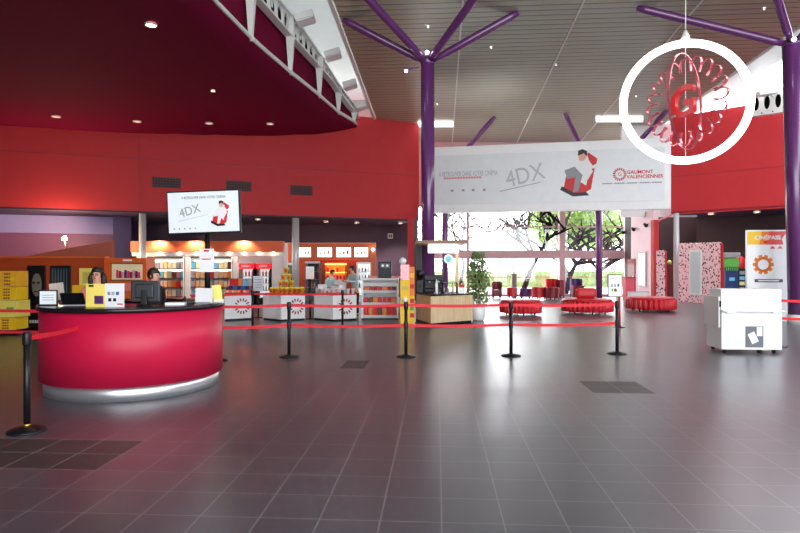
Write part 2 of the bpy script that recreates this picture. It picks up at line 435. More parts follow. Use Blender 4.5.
# ---- white truss along the rim
tr = thing('curved_truss', 'long white curved steel truss with round holes along the edge of dark magenta ceiling', 'truss', (0, 0, 0))
ys2 = [2+24.6*i/60 for i in range(61)]
b = MB(); b.tube([(ex(y)+.03, y, sz(ex(y))+.02) for y in ys2], .055, 8); b.build('lower_rail', OFFW, tr)
b = MB(); b.tube([(ex(y)-.06, y, sz(ex(y))+.14) for y in ys2], .035, 8); b.build('upper_rail', OFFW, tr)
def bz0(y): return 8.68 if y < 23 else 8.68-(y-23)*.11
def bz1(y): return 9.28 if y < 19 else 9.28-(y-19)*.095
def beam_part(yA, yB, nh, X=None):
    # web plate with oval holes, top and bottom flange
    Xf = X or (lambda y: ex(y)+.02)
    bb = MB(); L = (yB-yA)/nh
    for k in range(nh):
        a = yA+k*L; c_ = a+L/2
        n = 24; oi = []; oo = []
        for i in range(n):
            t = 2*PI*i/n; cx, cy = math.cos(t), math.sin(t)
            m_ = max(abs(cx), abs(cy))
            yo = c_+cx/m_*L/2; zo_f = (cy/m_+1)/2; zo = bz0(yo)+(bz1(yo)-bz0(yo))*zo_f
            yi = c_+cx*L*.35; zi = (bz0(yi)+bz1(yi))/2+cy*(bz1(yi)-bz0(yi))*.4
            oo.append((yo, zo)); oi.append((yi, zi))
        V = [[bb.b.verts.new((Xf(y)+dx, y, z)) for (y, z) in lst] for lst, dx in ((oo, -.02), (oi, -.02), (oi, .02), (oo, .02))]
        for i in range(n):
            j = (i+1) % n
            for p_, q_ in ((0, 1), (1, 2), (2, 3)): bb.b.faces.new((V[p_][i], V[p_][j], V[q_][j], V[q_][i]))
    return bb
posts = [12.2, 15.2, 18.2, 21.1, 23.8, 26.0]
holes = MB()
segs = [(2, 12.2, 16)]+[(posts[i], posts[i+1], 5) for i in range(5)]
for a, c_, n_ in segs: beam_part(a+.12, c_-.12, n_).build('perforated_web', OFFW, tr)
b = MB()
for zf, w in ((bz0, .12), (bz1, .12)):
    pr = None
    for y in ys2:
        x = ex(y)+.02; z = zf(y)
        r_ = [b.b.verts.new(v) for v in ((x-w, y, z-.03), (x+w, y, z-.03), (x+w, y, z+.03), (x-w, y, z+.03))]
        if pr:
            for k in range(4): b.b.faces.new((pr[k], pr[(k+1) % 4], r_[(k+1) % 4], r_[k]))
        else: b.b.faces.new(r_)
        pr = r_
    b.b.faces.new(pr)
b.build('flange', OFFW, tr)
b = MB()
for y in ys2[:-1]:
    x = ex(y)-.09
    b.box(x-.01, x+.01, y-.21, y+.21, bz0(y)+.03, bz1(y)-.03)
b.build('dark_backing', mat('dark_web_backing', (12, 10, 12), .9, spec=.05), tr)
for y in posts:
    x = ex(y)+.02; z0 = sz(ex(y)); z1 = bz0(y)
    b = MB(); A = [(x-.05, y-.05, z0), (x+.05, y-.05, z0), (x+.05, y+.05, z0), (x-.05, y+.05, z0)]
    B = [(x-.12, y-.13, z1), (x+.12, y-.13, z1), (x+.12, y+.13, z1), (x-.12, y+.13, z1)]
    b.solid(A, B); b.box(x-.12, x+.12, y-.13, y+.13, z1, bz1(y)); b.ball((x, y, z0+.02), .09, n=10)
    b.build('post', OFFW, tr)
# floodlights on the truss
fl_lab = ['nearest of the four on the curved truss', 'second nearest of the four on the curved truss', 'third of four, with the farthest one beyond it', 'farthest of four, above the corner of the red wall']
for k, (px, py, Y, w) in enumerate(((305, 20, 18.2, .62), (333, 56, 21.1, .6), (350, 86, 23.6, .58), (362, 107, 25.6, .56))):
    c_ = P(px, py, Y); bx_ = ex(Y)+.02
    t = thing('floodlight', 'white box floodlight, '+fl_lab[k], 'floodlight', c_, 0, 'floodlights on the curved truss')
    R = Matrix.Rotation(-.28, 4, 'Y')
    b = MB(); b.box(-w*.45, w*.5, -.3, .3, -.06, .16, bev=.03, M=R); b.build('housing', OFFW, t)
    b = MB(); b.box(-w*.4, w*.44, -.26, .26, -.085, -.061, M=R); b.build('lens', mat('lamp_glass_off', (240, 242, 244), .15), t)
    b = MB(); b.tube([(bx_-c_.x, 0, min(bz1(Y), c_.z+.25)-c_.z-.12), ((bx_-c_.x)*.6, 0, -.1), (-.08, 0, -.02)], .035, 8); b.build('arm', OFFW, t)
# end panel closing the raised left strip above the wall
A = [(-3.4, 28.3, 8.3), (DX(28)+.1, 28.3, 8.3), (DX(28)+.1, 28.3, 10.2), (-3.4, 28.3, 10.2)]
struct('wall_back_upper', MB().solid(A, [(x, y+.1, z) for x, y, z in A]), GREYP)
# left outer wall of the room
struct('wall_left_outer', MB().box(-20.2, -20, -8, 32, 0, 11.2), AUB)
struct('wall_front_light_block', MB().box(-20, -4.5, -8.2, -8, 0, 11.4), AUB)  # unseen wall added behind the camera, blocks sky light to darken the left side
struct('wall_right_outer', MB().box(20, 20.2, -8, 32, 0, 9.5), AUB)
# ---- right red wall
RA, RB = Vector((XA(671, 27.35), 27.35, 0)), Vector((XA(900, 21.9), 21.9, 0))
rang, rlen = dirlen(RA, RB); rn = Vector((math.sin(rang), -math.cos(rang), 0))
A = [RA+Vector((0, 0, 4.0)), RB+Vector((0, 0, 4.0)), RB+Vector((0, 0, 8.5)), RA+Vector((0, 0, 8.5))]
struct('wall_right', MB().solid(A, [p-rn*.35 for p in A]), RED)
s0 = RA+rn*.004; s1 = RB+rn*.004
A = [s0+Vector((0, 0, 5.72)), s1+Vector((0, 0, 5.72)), s1+Vector((0, 0, 5.745)), s0+Vector((0, 0, 5.745))]
struct('trim_8', MB().solid(A, [p-rn*.02 for p in A]), DKRED)
A = [RA, RB, RB-rn*5, RA-rn*4]
struct('ceiling_entrance', MB().prism([(p.x, p.y) for p in A], 4.04, 4.12), mat('dark_purple_soffit', (70, 50, 80), .5))
DB = mat('dark_brown_wall', (46, 22, 24), .6)
A = [RA-rn*3.6+Vector((.1, 0, 0)), RB-rn*3.6, RB-rn*3.8, RA-rn*3.8+Vector((.1, 0, 0))]
struct('wall_entrance', MB().box(XA(652, 30.9), 20, 30.9, 31.1, 0, 4.2), DB)
struct('wall_entrance_side', MB().box(XA(652, 27.3)+.12, XA(652, 27.3)+.3, 27.36, 30.9, 0, 4.2), DB)
struct('wall_back_right', MB().prism([(p.x, p.y) for p in A], 0, 4.0), DB)
# red jamb left of the entrance
c_ = P(655.5, 0, 27.1)
struct('wall_jamb', MB().box(c_.x-.11, c_.x+.11, 27.0, 27.35, 0, 3.72), RED)
struct('trim_9', MB().solid([P(653, 222, 27.3)+Vector((0, 0, -.08)), P(675, 212.5, 27.3)+Vector((0, 0, -.08)), P(675, 212.5, 27.3), P(653, 222, 27.3)], [p+Vector((0, .1, 0)) for p in (P(653, 222, 27.3)+Vector((0, 0, -.08)), P(675, 212.5, 27.3)+Vector((0, 0, -.08)), P(675, 212.5, 27.3), P(653, 222, 27.3))]), mat('pinkish_red', (224, 120, 124), .5))
# pale side wall between the window and the entrance
wa, wb = Vector((XA(624, 31.1), 31.1, 0)), Vector((XA(653, 27.3), 27.3, 0))
struct('wall_side', MB().prism([(wa.x, wa.y), (wb.x, wb.y), (wb.x+.25, wb.y), (wa.x+.25, wa.y)], 0, 4.2), PINKW)
struct('wall_side_upper', MB().box(10.6, 14.2, 28.2, 28.4, 3.95, 8.4), WHITE)
# ---- back glazed wall
gw = 31.2
def GY(x): return gw-(x-6)*math.tan(TH)*0.0
XL, XR = XA(414, gw), XA(625, gw)
struct('wall_back', MB().box(XL-.2, XR+.6, gw-.1, gw+.25, ZA(207, gw), 8.3), PINKF)
wi = MB().box(XL, XR, gw-.12, gw+.12, ZA(258.5, gw), ZA(250.5, gw)).build('window_1', PINKF); wi['kind'] = 'structure'
def wpart(name, px0, px1, py0, py1, d=.06, m=PINKF):
    return MB().box(XA(px0, gw), XA(px1, gw), gw-d, gw+d, ZA(py1, gw), ZA(py0, gw)).build(name, m, wi)
wpart('mullion', 559, 564.5, 207, 298, .15)
wpart('mullion', 466.5, 469, 207, 298, .1); wpart('mullion', 513, 514.3, 258, 298, .05); wpart('mullion', 624, 626, 207, 298, .1)
wpart('transom', 414, 625, 226.3, 227.6, .04); wpart('sill', 414, 625, 294, 296.3, .1)
wpart('transom', 414, 625, 276.6, 277.4, .04, mat('reddish_rail', (200, 110, 116), .5))
for a, c_ in ((414, 467), (469, 559.5), (564.5, 624)):
    for d0, d1 in ((207, 250.5), (258.5, 294)):
        MB().box(XA(a, gw), XA(c_, gw), gw-.008, gw+.008, ZA(d1, gw), ZA(d0, gw)).build('pane', SHEER, wi)
# ---- shop back walls
w0, w1 = P(108, 0, 29.5), P(412, 0, 30.5)
struct('wall_shop', MB().prism([(w0.x-1, w0.y), (w1.x, w1.y), (w1.x, w1.y+.2), (w0.x-1, w0.y+.2)], 0, 3.9), AUB)
def pw(name, px0, px1, Y0, Y1, z0, z1, m, th=.15):
    a, c_ = P(px0, 0, Y0), P(px1, 0, Y1)
    return struct(name, MB().prism([(a.x, a.y), (c_.x, c_.y), (c_.x, c_.y+th), (a.x, a.y+th)], z0, z1), m)
pw('wall_lavender', -60, 113, 23.6, 25.6, ZA(233, 24.6), 3.9, LAV)
pw('wall_plum', -60, 113, 23.7, 25.7, 0, ZA(233, 24.6), PLUM, .1)
a, c_ = P(10, 259, 21.5), P(112.5, 240, 22.8); d_ = P(112.5, 290, 22.8); e_ = P(10, 290, 21.5)
struct('wall_ramp', MB().solid([a, c_, d_, e_], [p+Vector((0, .15, 0)) for p in (a, c_, d_, e_)]), DORG)
pw('wall_pier', 113, 131, 25.2, 25.6, 0, 3.8, mat('deep_violet_paint', (44, 30, 74), .5), .2)
pier = P(411.3, 0, 27.6)
struct('wall_red_pier', MB().box(pier.x-.16, pier.x+.14, 27.5, 28.0, 0, 3.8), RED)
struct('trim_10', MB().box(pier.x+.145, pier.x+.31, 27.45, 27.9, 0, 3.82), BLKM)
# white overhead band with the printed banner
bl, br = Vector((XA(424, 26.1), 26.1, 0)), Vector((XA(671, 24.0), 24.0, 0))
bang, blen = dirlen(bl, br)
hb = thing('white_header', 'big white overhead header beam above the windowed lounge', 'beam', (bl.x, bl.y, 0), bang)
MB().box(0, blen, 0, .3, 3.94, 6.83).build('header_panel', mat('bright_white_panel', (250, 250, 250), .4), hb)
bn = thing('wide_banner', 'very wide pale grey banner with a seated man and a red emblem', 'banner', (bl.x, bl.y, 0), bang)
MB().box(.03, blen-.25, -.035, -.005, 4.28, 6.45).build('cloth', PRINTG, bn)
def bx(px):                          # distance along the banner of a picture column
    k = (px-400)/F; d = Vector((math.cos(bang), math.sin(bang)))
    return (k*bl.y-bl.x)/(d.x-k*d.y)
def bzz(px, py): x = bx(px); Y = bl.y+x*math.sin(bang); return ZA(py, Y)
text('lettering', 'À RETROUVER DANS VOTRE CINÉMA', .3, SILV, bn, (bx(468), -.04, bzz(468, 174)), width=bx(497)-bx(438), ext=.003)
b = MB()
for k in range(14): b.box(bx(444+k*2.7), bx(446+k*2.7), -.042, -.036, bzz(460, 179), bzz(460, 177))
b.box(bx(444), bx(482), -.037, -.0355, bzz(460, 178.3), bzz(460, 177.7)); b.build('small_lettering', PNKC, bn)
text('large_lettering', '4DX', 1.0, mat('light_silver_print', (190, 196, 200), .4), bn, (bx(525), -.05, bzz(525, 176)), ry=-.22, width=bx(543)-bx(504), ext=.02)
b = MB(); b.tube([(bx(500+i*4.5), -.04, bzz(520, 191-i*.9)) for i in range(10)], .02, 6); b.build('swoosh', SILV, bn)
for k, px in enumerate((451, 462, 472, 483)): MB().box(bx(px), bx(px+2.5), -.042, -.036, bzz(460, 191.5), bzz(460, 189.5)).build('icon', GRYC, bn)
def figure(parent, S, x0, z0, y, prefix=''):
    """flat print of a man in a tilting cinema seat; S metres wide"""
    def poly(name, pts, m, dy=0): MB().plate([(x0+a*S, z0+c*S) for a, c in pts], y-.006-dy, y-dy).build(name, m, parent)
    poly('printed_seat', [(.1, .25), (.2, .75), (.38, .82), (.5, .45), (.72, .3), (.8, .75), (.95, .8), (.85, .2), (.55, .02), (.3, .1)], REDC)
    poly('printed_seat_base', [(0, .2), (.35, .0), (.8, .02), (.72, .12), (.4, .1), (.05, .3)], BLACK, .002)
    poly('printed_shirt', [(.45, .45), (.4, .85), (.55, 1.02), (.75, 1.0), (.9, .7), (.72, .4)], WHITE, .004)
    poly('printed_trousers', [(.12, .75), (.4, .85), (.62, .6), (.5, .15), (.36, .12), (.42, .55), (.2, .5)], GRYC if prefix else WHITE, .006)
    poly('printed_face', [(.52, 1.02), (.5, 1.18), (.58, 1.26), (.68, 1.24), (.72, 1.1), (.64, 1.0)], SKIN, .008)
    poly('printed_hair', [(.49, 1.16), (.5, 1.3), (.62, 1.34), (.74, 1.28), (.74, 1.12), (.66, 1.22)], HAIRB, .010)
    poly('printed_headrest', [(.74, 1.2), (.78, 1.24), (1.02, 1.06), (1.0, .92), (.9, .86), (.8, 1.0)], REDC, .003)
figure(bn, (bx(590)-bx(562))*1.3, bx(560), bzz(575, 196.5), -.036, 'b')
cx_, cz_ = bx(619.5), bzz(619, 174.5)
b = MB()
for i in range(18):
    a = 2*PI*i/18; M = Matrix.Translation((cx_, -.04, cz_))@Matrix.Rotation(a, 4, 'Y')
    b.box(-.025, .025, -.004, .004, .17, .27, M=M)
b.build('emblem', REDC, bn)
text('emblem_letter', 'G', .2, REDC, bn, (cx_, -.042, cz_), ext=.002)
text('lettering', 'GAUMONT', .2, REDC, bn, (bx(626.5), -.042, bzz(626, 172.6)), align='LEFT', ext=.003, bold=.004)
text('lettering', 'VALENCIENNES', .2, REDC, bn, (bx(626.5), -.042, bzz(626, 177.2)), align='LEFT', ext=.003, bold=.004)
b = MB()
for k in range(24):
    if k % 5 != 4: b.box(bx(602+k*2.5), bx(604+k*2.5), -.042, -.036, bzz(630, 183.7), bzz(630, 182.5))
b.box(bx(602), bx(661), -.037, -.0355, bzz(630, 183.3), bzz(630, 182.9)); b.build('small_lettering', GRYC, bn)
# ================================================================ COLUMNS
def purple_col(label, X, Y, ztop, r, ends, lean=0, collar=0, rt=None):
    t = thing('branching_column', label, 'column', (X, Y, 0), 0, 'purple branching columns')
    rt = rt or r*1.08; jx = lean
    MB().cyl((0, 0, collar), (jx, 0, ztop), r, rt, 32).build('shaft', PURP, t)
    if collar: MB().cyl((0, 0, 0), (0, 0, collar), r*1.1, r*1.1, 32).build('base_collar', OFFW, t)
    MB().lathe([(rt*.7, ztop-.05), (rt*1.05, ztop), (rt*.8, ztop+.16), (rt*.3, ztop+.22)], (jx, 0, 0), 24).build('head', PURP, t)
    for e in ends:
        e = Vector(e)-Vector((X, Y, 0)); s = Vector((jx, 0, ztop+.02)); d = (e-s).normalized()
        s2 = s+d*(rt*.8)
        b = MB(); b.tube([s2, s2+d*.3, s2+d*(e-s2).length*.5, e-d*.25, e], .14, 14, radii=[.08, .11, .115, .11, .075]); b.build('branch', PURP, t)
    return t
def cpt(px, py):                     # a point of the ceiling plane
    Y = (CC-CH)*F/(305-py); return (XA(px, Y), Y, cz(Y)-.02)
Y1 = 18.0; Y2 = 16.5
purple_col('purple branching column rising behind the coffee kiosk', XA(427.5, Y1)+.03, Y1, ZA(64, Y1), .195, [cpt(343, 19), cpt(518, 12), cpt(350, -22), cpt(494, -30)], lean=-.03)
purple_col('purple branching column at the right edge, next to the tall promotional display', XA(797, Y2), Y2, ZA(46, Y2), .22, [cpt(637, 7), cpt(769, -30), cpt(900, -10), cpt(880, -40)], lean=-.15, collar=.27, rt=.235)
# lamps on the heads of the two big columns
def head_lamp(loc, label):
    t = thing('column_lamp', label, 'lamp', loc, 0, 'lamps on the column heads')
    MB().lathe([(.02, -.05), (.06, -.02), (.075, .04), (.05, .06)], n=16).build('housing', OFFW, t)
    MB().ball((0, -.05, 0), .055, n=12).build('lens', COOL, t)
head_lamp(P(427, 53, 17.7), 'small bright white lamp on the purple column head above the kiosk')
head_lamp(P(793, 40, 16.2), 'small bright white lamp on the purple column head at the right edge')
b = thing('arm_lamp', 'small spot lamp on a short arm left of the kiosk column head', 'lamp', P(406, 71, 17.9))
MB().ball((0, 0, 0), .045, n=12).build('lens', COOL, b); MB().cyl((0, 0, .04), (.4, 0, .12), .025, n=8).build('arm', PURP, b)
purple_col('slim dark purple column in front of the lounge window', XA(599, 29.6), 29.6, 5.6, .16, [cpt(565, 113), cpt(667, 110)])
purple_col('brownish column right beside the kiosk column, in front of the window', XA(445, 29.2), 29.2, 6.2, .15, [cpt(495, 116.5)])
for o in list(bpy.data.objects):
    pass
def steel_col(label, px, Y, ztop, r=.13):
    t = thing('steel_column', label, 'column', (XA(px, Y), Y, 0), 0, 'slim steel columns')
    MB().cyl((0, 0, .04), (0, 0, ztop), r, n=24).build('shaft', STEEL, t); MB().cyl((0, 0, 0), (0, 0, .04), r*1.5, n=24).build('base_plate', STEEL, t)
steel_col('round steel column left of the lit shop shelves', 142.6, FY(142)+.25, 3.72, .14)
steel_col('round steel column behind the counter of yellow buckets', 295.5, FY(295)+.28, 3.72, .16)
steel_col('round steel column at the entrance beside the speckled pink panels', 676.5, 27.0, 4.02, .12)
# ================================================================ FLOODED DETAILS OF CEILING
def downlight(px, py, Y, r, label, m=WARM, power=0, loc=None, group='ceiling downlights'):
    c_ = loc if loc is not None else P(px, py, Y)
    t = thing('downlight', label, 'downlight', c_, 0, group)
    MB().ring(circ(0, 0, r*1.25, 24), circ(0, 0, r, 24), -.03, .01).build('trim_ring', OFFW, t)
    MB().cyl((0, 0, -.012), (0, 0, 0), r*.98, n=20).build('lens', m, t)
    if power: light('SPOT', c_+Vector((0, 0, -.06)), power, (1, .9, .75), r*.6, (0, 0, 0), 2.2).parent = None
    return t
def soff(px, py):                    # hit the soffit surface along a picture ray
    Y = 10.0
    for _ in range(60):
        X = XA(px, Y); z = sz(X)-.0; Y = (z-CH)*F/(HOR-py)
    return Vector((XA(px, Y), Y, sz(XA(px, Y))-.08))
sl = ['large bright downlight in the dark magenta ceiling, nearest the camera', 'small downlight in the dark magenta ceiling between the near lamp and the red wall']
downlight(0, 0, 0, .11, sl[0], WARM, 60, soff(151, 21), 'downlights in magenta ceiling')
downlight(0, 0, 0, .06, sl[1], WARM, 40, soff(213, 88), 'downlights in magenta ceiling')
DIM = mat('dim_lamp_lens', (230, 190, 180), .3, emit=(240, 190, 170), es=.5)
for k, (px, py, l_) in enumerate(((56, 114, 'leftmost'), (137, 119, 'second from left'), (209, 121, 'third from left'), (270, 121.5, 'rightmost'))):
    downlight(0, 0, 0, .12, 'unlit flush downlight in magenta ceiling above the red wall, %s of four' % l_, DIM, 0, soff(px, py), 'downlights in magenta ceiling')
for px, py, w_ in ((428, 26, 'above the kiosk column head'), (491, 47, 'right of the kiosk column head branches'), (764, 8, 'near the right column'), (556, 64, 'beside the middle seam'), (437, 104, 'left of the far light panel'), (527, 120, 'above the banner middle'), (636, 96, 'inside the outline of the hanging ring')):
    c_ = Vector(cpt(px, py))+Vector((0, 0, -.0))
    downlight(0, 0, 0, .03, 'tiny white ceiling spot '+w_, COOL, 0, c_, 'tiny spots in the slatted ceiling')
for (px, py, Y, w_) in ((258, 222, 26.5, 'above the drinks fridges'), (326, 223.5, 28, 'above the menu screens'), (357, 224, 28.5, 'right of the menu screens'), (400.5, 226, 28.8, 'near the red pier')):
    downlight(0, 0, 0, .1, 'warm downlight in the dark shop ceiling '+w_, WARM, 300, Vector((XA(px, Y), Y, 3.70)), 'shop ceiling downlights')
for (px, Y, w_) in ((711, 27.2, 'above the speckled pink panel'), (757, 26.3, 'above the promotional display')):
    downlight(0, 0, 0, .12, 'warm downlight in the dark entrance ceiling '+w_, WARM, 90, Vector((XA(px, Y), Y, 4.01)), 'entrance downlights')
# light panels in the slatted ceiling
for a, c_, py0, py1, l_ in ((418, 453, 121, 125.5, 'behind the kiosk column'), (596, 643, 116, 120.5, 'left of the hanging ring')):
    q = [cpt(a, py0), cpt(c_, py0), cpt(c_, py1), cpt(a, py1)]
    t = thing('ceiling_light', 'long white ceiling light panel '+l_, 'ceiling light', Vector(q[0]), 0, 'ceiling light panels')
    q = [Vector(p)-Vector(q[0]) for p in q]
    MB().solid([p+Vector((0, 0, -.05)) for p in q], [p+Vector((0, 0, .0)) for p in q]).build('diffuser', SKYL, t)
# skylight trough at the right
q = [(EX(12)+3.0, 12), (EX(30)+1.0, 30), (EX(30)+6, 30), (EX(12)+9, 12)]
A = [(x, y, cz(y)+.9) for x, y in q]
o = struct('window_2', MB().solid(A, [(x, y, z+.04) for x, y, z in A]), SHEER)
# air vents on the red wall
for px0, px1, py0, py1, l_ in ((152, 181, 177.5, 188, 'leftmost of three'), (226, 251.5, 181, 191.5, 'middle of three'), (290, 312.5, 185.5, 195.5, 'rightmost of three')):
    pm = (px0+px1)/2; Y = FY(pm); c_ = FP(pm); w = (FP(px1)-FP(px0)).length; z0, z1 = ZA(py1, Y), ZA(py0, Y)
    t = thing('air_vent', 'dark red grid air vent in the red wall, '+l_, 'vent', c_+fn*.02+Vector((0, 0, z0)), fang, 'air vents in the red wall')
    h = z1-z0; VM = mat('vent_paint', (96, 22, 30), .5)
    b = MB(); b.box(-w/2, w/2, -.03, 0, 0, .04); b.box(-w/2, w/2, -.03, 0, h-.04, h); b.box(-w/2, -w/2+.04, -.03, 0, 0, h); b.box(w/2-.04, w/2, -.03, 0, 0, h); b.build('frame', VM, t)
    MB().box(-w/2+.04, w/2-.04, -.002, .01, .04, h-.04).build('backing', DARK_, t)
    b = MB()
    for k in range(9): x = -w/2+w*(k+1)/10; b.box(x-.012, x+.012, -.022, -.004, .04, h-.04)
    for k in range(3): z = h*(k+1)/4; b.box(-w/2+.04, w/2-.04, -.022, -.004, z-.01, z+.01)
    b.build('grille', VM, t)
# right truss
t = thing('straight_truss', 'white steel truss with round holes on top of the right red wall', 'truss', (0, 0, 0))
ta, tb = P(751, 105, 24.5), P(860, 88, 21.2)
dv = tb-ta; n_ = 9; b = MB(); fl = MB()
for k in range(n_):
    c0 = ta+dv*k/n_; c1 = ta+dv*(k+1)/n_; h = .45
    nn = 20; oo = []; oi = []
    for i in range(nn):
        th = 2*PI*i/nn; cx, cy = math.cos(th), math.sin(th); mm = max(abs(cx), abs(cy))
        oo.append(c0+(c1-c0)*(.5+cx/mm/2)+Vector((0, 0, cy/mm*h))); oi.append(c0+(c1-c0)*(.5+cx*.28)+Vector((0, 0, cy*h*.62)))
    off = Vector((rn.x, rn.y, 0))*.05
    V = [[b.b.verts.new(p+o_) for p in l_] for l_, o_ in ((oo, off), (oi, off), (oi, -off), (oo, -off))]
    for i in range(nn):
        j = (i+1) % nn
        for p_, q_ in ((0, 1), (1, 2), (2, 3)): b.b.faces.new((V[p_][i], V[p_][j], V[q_][j], V[q_][i]))
b.build('perforated_web', OFFW, t)
A = [ta+Vector((0, -.15, .45)), tb+Vector((0, -.15, .45)), tb+Vector((0, .15, .45)), ta+Vector((0, .15, .45))]
b = MB().solid(A, [p+Vector((0, 0, .05)) for p in A]); A = [p-Vector((0, 0, .95)) for p in A]; b.solid(A, [p+Vector((0, 0, .05)) for p in A]); b.build('flange', OFFW, t)
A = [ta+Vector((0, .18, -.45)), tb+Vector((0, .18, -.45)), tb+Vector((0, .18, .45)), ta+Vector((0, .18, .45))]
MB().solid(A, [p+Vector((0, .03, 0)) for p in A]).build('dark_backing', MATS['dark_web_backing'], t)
c_ = P(767, 94, 23.5)
t = thing('floodlight', 'white box floodlight on the right truss beside the purple column', 'floodlight', c_)
MB().box(-.45, .35, -.25, .25, -.05, .14, bev=.03, M=Matrix.Rotation(-.15, 4, 'Y')).build('housing', OFFW, t); MB().cyl((.2, .1, 0), (.5, .3, -.05), .04, n=8).build('arm', OFFW, t)
# ================================================================ HANGING RING EMBLEM
RY = 10.0; rc = P(685.5, 102, RY)
az = math.atan2(rc.x, rc.y)*-1
t = thing('hanging_ring_emblem', 'glowing white ring with a red petal rosette inside, hung from the ceiling by a cable', 'hanging sign', rc, az*.55)
R0 = (62.5-3.9)*RY/F
b = MB(); b.tube([(R0*math.cos(2*PI*i/96), 0, R0*math.sin(2*PI*i/96)) for i in range(96)], .064, 16, closed=True); b.build('light_ring', NEON, t)
MB().lathe([(.07, R0+.08), (.06, R0+.13), (.02, R0+.22)], n=16).build('hanger', OFFW, t)
MB().cyl((0, 0, R0+.2), (0, 0, cz(RY)-rc.z), .009, n=8).build('cable', mat('steel_cable', (225, 225, 225), .4), t)
MB().cyl((0, 0, -R0), (0, 0, R0), .005, n=6).build('inner_wire', MATS['steel_cable'], t)
ros = MB(); RP = mat('glossy_pinkish_red', (222, 110, 122), .12, metal=.5, spec=.9)
holder = MB().lathe([(.03, -.05), (.04, 0), (.03, .05)], (0, 0, 0), 12).build('hub', RP, t)
holder.rotation_euler = (0, 0, -.55)
npet = 20
for i in range(npet):
    a = 2*PI*i/npet; pts = []
    for k in range(15):
        s = k/14; ang = PI*s; x = .095*math.cos(ang)*1.0; r = .54+.2*math.sin(ang)**.7
        if s in (0, 1): r = .5
        pts.append(Matrix.Rotation(a, 3, 'Y')@Vector((x, 0, r)))
    p = MB().ribbon(pts, .06, .011).build('petal', RP, t); p.rotation_euler = (0, 0, -.78)
g = text('letter', 'G', .74, mat('signal_red', (206, 20, 34), .3), t, (-.03, 0, -.02), rz=-.95, ext=.04, bold=.01)
b = MB(); b.ribbon([(.8*math.sin(s), 0, .8*math.cos(s)) for s in [2*PI*k/48 for k in range(49)]], .04, .008); o = b.build('thin_hoop', MATS['glossy_pinkish_red'], t); o.rotation_euler = (0, 0, 1.05)
# ================================================================ RECEPTION DESK
dc = Vector((-3.65, 8.15, 0)); hc = (-.1, .25)
desk = thing('reception_desk', 'curved crimson reception desk with black top and brushed steel plinth', 'reception desk', dc)
MB().ring(circ(0, 0, 1.1, 96), circ(hc[0], hc[1], .76, 96), 0, .18).build('plinth', CHROME, desk)
MB().ring(circ(0, 0, 1.15, 96), circ(hc[0], hc[1], .75, 96), .181, 1.075).build('body', CRIM, desk)
MB().ring(circ(0, 0, 1.18, 96), circ(hc[0], hc[1], .72, 96), 1.076, 1.13).build('counter_top', mat('black_counter_top', (28, 22, 26), .25), desk)
rp = P(83.5, 327.5, 7.12)-dc; MB().box(rp.x-.015, rp.x+.015, rp.y-.04, rp.y+.05, rp.z-.045, rp.z+.045, bev=.004).build('belt_socket', BLACK, desk)
TOP = 1.13
def on_desk(px, Y): return Vector((XA(px, Y), Y, TOP))
# monitor seen from behind
p = on_desk(145, 7.5); mo = thing('computer_monitor', 'black computer monitor seen from behind on the crimson desk', 'monitor', p, .12)
MB().box(-.175, .175, 0, .05, .05, .32, bev=.012).build('housing', mat('charcoal_plastic', (34, 38, 44), .35), mo)
MB().box(-.11, .11, -.035, 0, .1, .28, bev=.015).build('back_bulge', mat('charcoal_plastic', (34, 38, 44), .35), mo)
MB().box(-.16, .16, .051, .053, .07, .3).build('screen', SCREEN, mo)
b = MB(); b.box(-.035, .035, -.06, -.03, .015, .2, bev=.008); b.build('stand_neck', BLACK, mo)
MB().lathe([(.11, 0), (.11, .01), (.05, .02)], n=24).build('stand_base', BLACK, mo)
# laptop / low black screen
p = on_desk(77, 7.62); lp = thing('laptop', 'open black laptop on the desk between the tablet sign and the leaflet board', 'laptop', p, .15)
MB().box(-.14, .14, -.1, .1, 0, .018, bev=.004).build('keyboard_base', CHROME, lp)
b = MB(); b.box(-.14, .14, -.006, .006, 0, .17, bev=.004, M=Matrix.Translation((0, -.1, .015))@Matrix.Rotation(.45, 4, 'X')@Matrix.Translation((0, 0, 0))); b.build('lid', BLACK, lp)
# framed sign at the left
p = on_desk(48, 7.55); s = thing('framed_notice', 'small black framed white notice at the left end of the desk', 'sign', p, .1)
MB().box(-.115, .115, 0, .015, 0, .2, bev=.004).build('frame', BLACK, s); MB().box(-.1, .1, -.002, 0, .018, .185).build('sheet', SCREEN, s)
b = MB()
for k in range(3): b.box(-.07, .07, -.0035, -.0021, .07+k*.03, .078+k*.03)
b.build('print', GRYC, s)
p = on_desk(59, 7.9); s = thing('tilted_tablet_sign', 'beige tilted tablet sign on silver stand behind the framed notice', 'sign', p, .1)
MB().box(-.1, .08, 0, .015, .05, .28, bev=.004, M=Matrix.Rotation(-.12, 4, 'Y')).build('panel', mat('beige_card', (200, 184, 172), .5), s)
b = MB(); b.tube([(.02, .02, .06), (.1, -.03, .12), (.12, -.04, 0)], .008, 8); b.tube([(-.06, 0, .06), (-.05, .08, 0)], .008, 8); b.build('stand', CHROME, s)
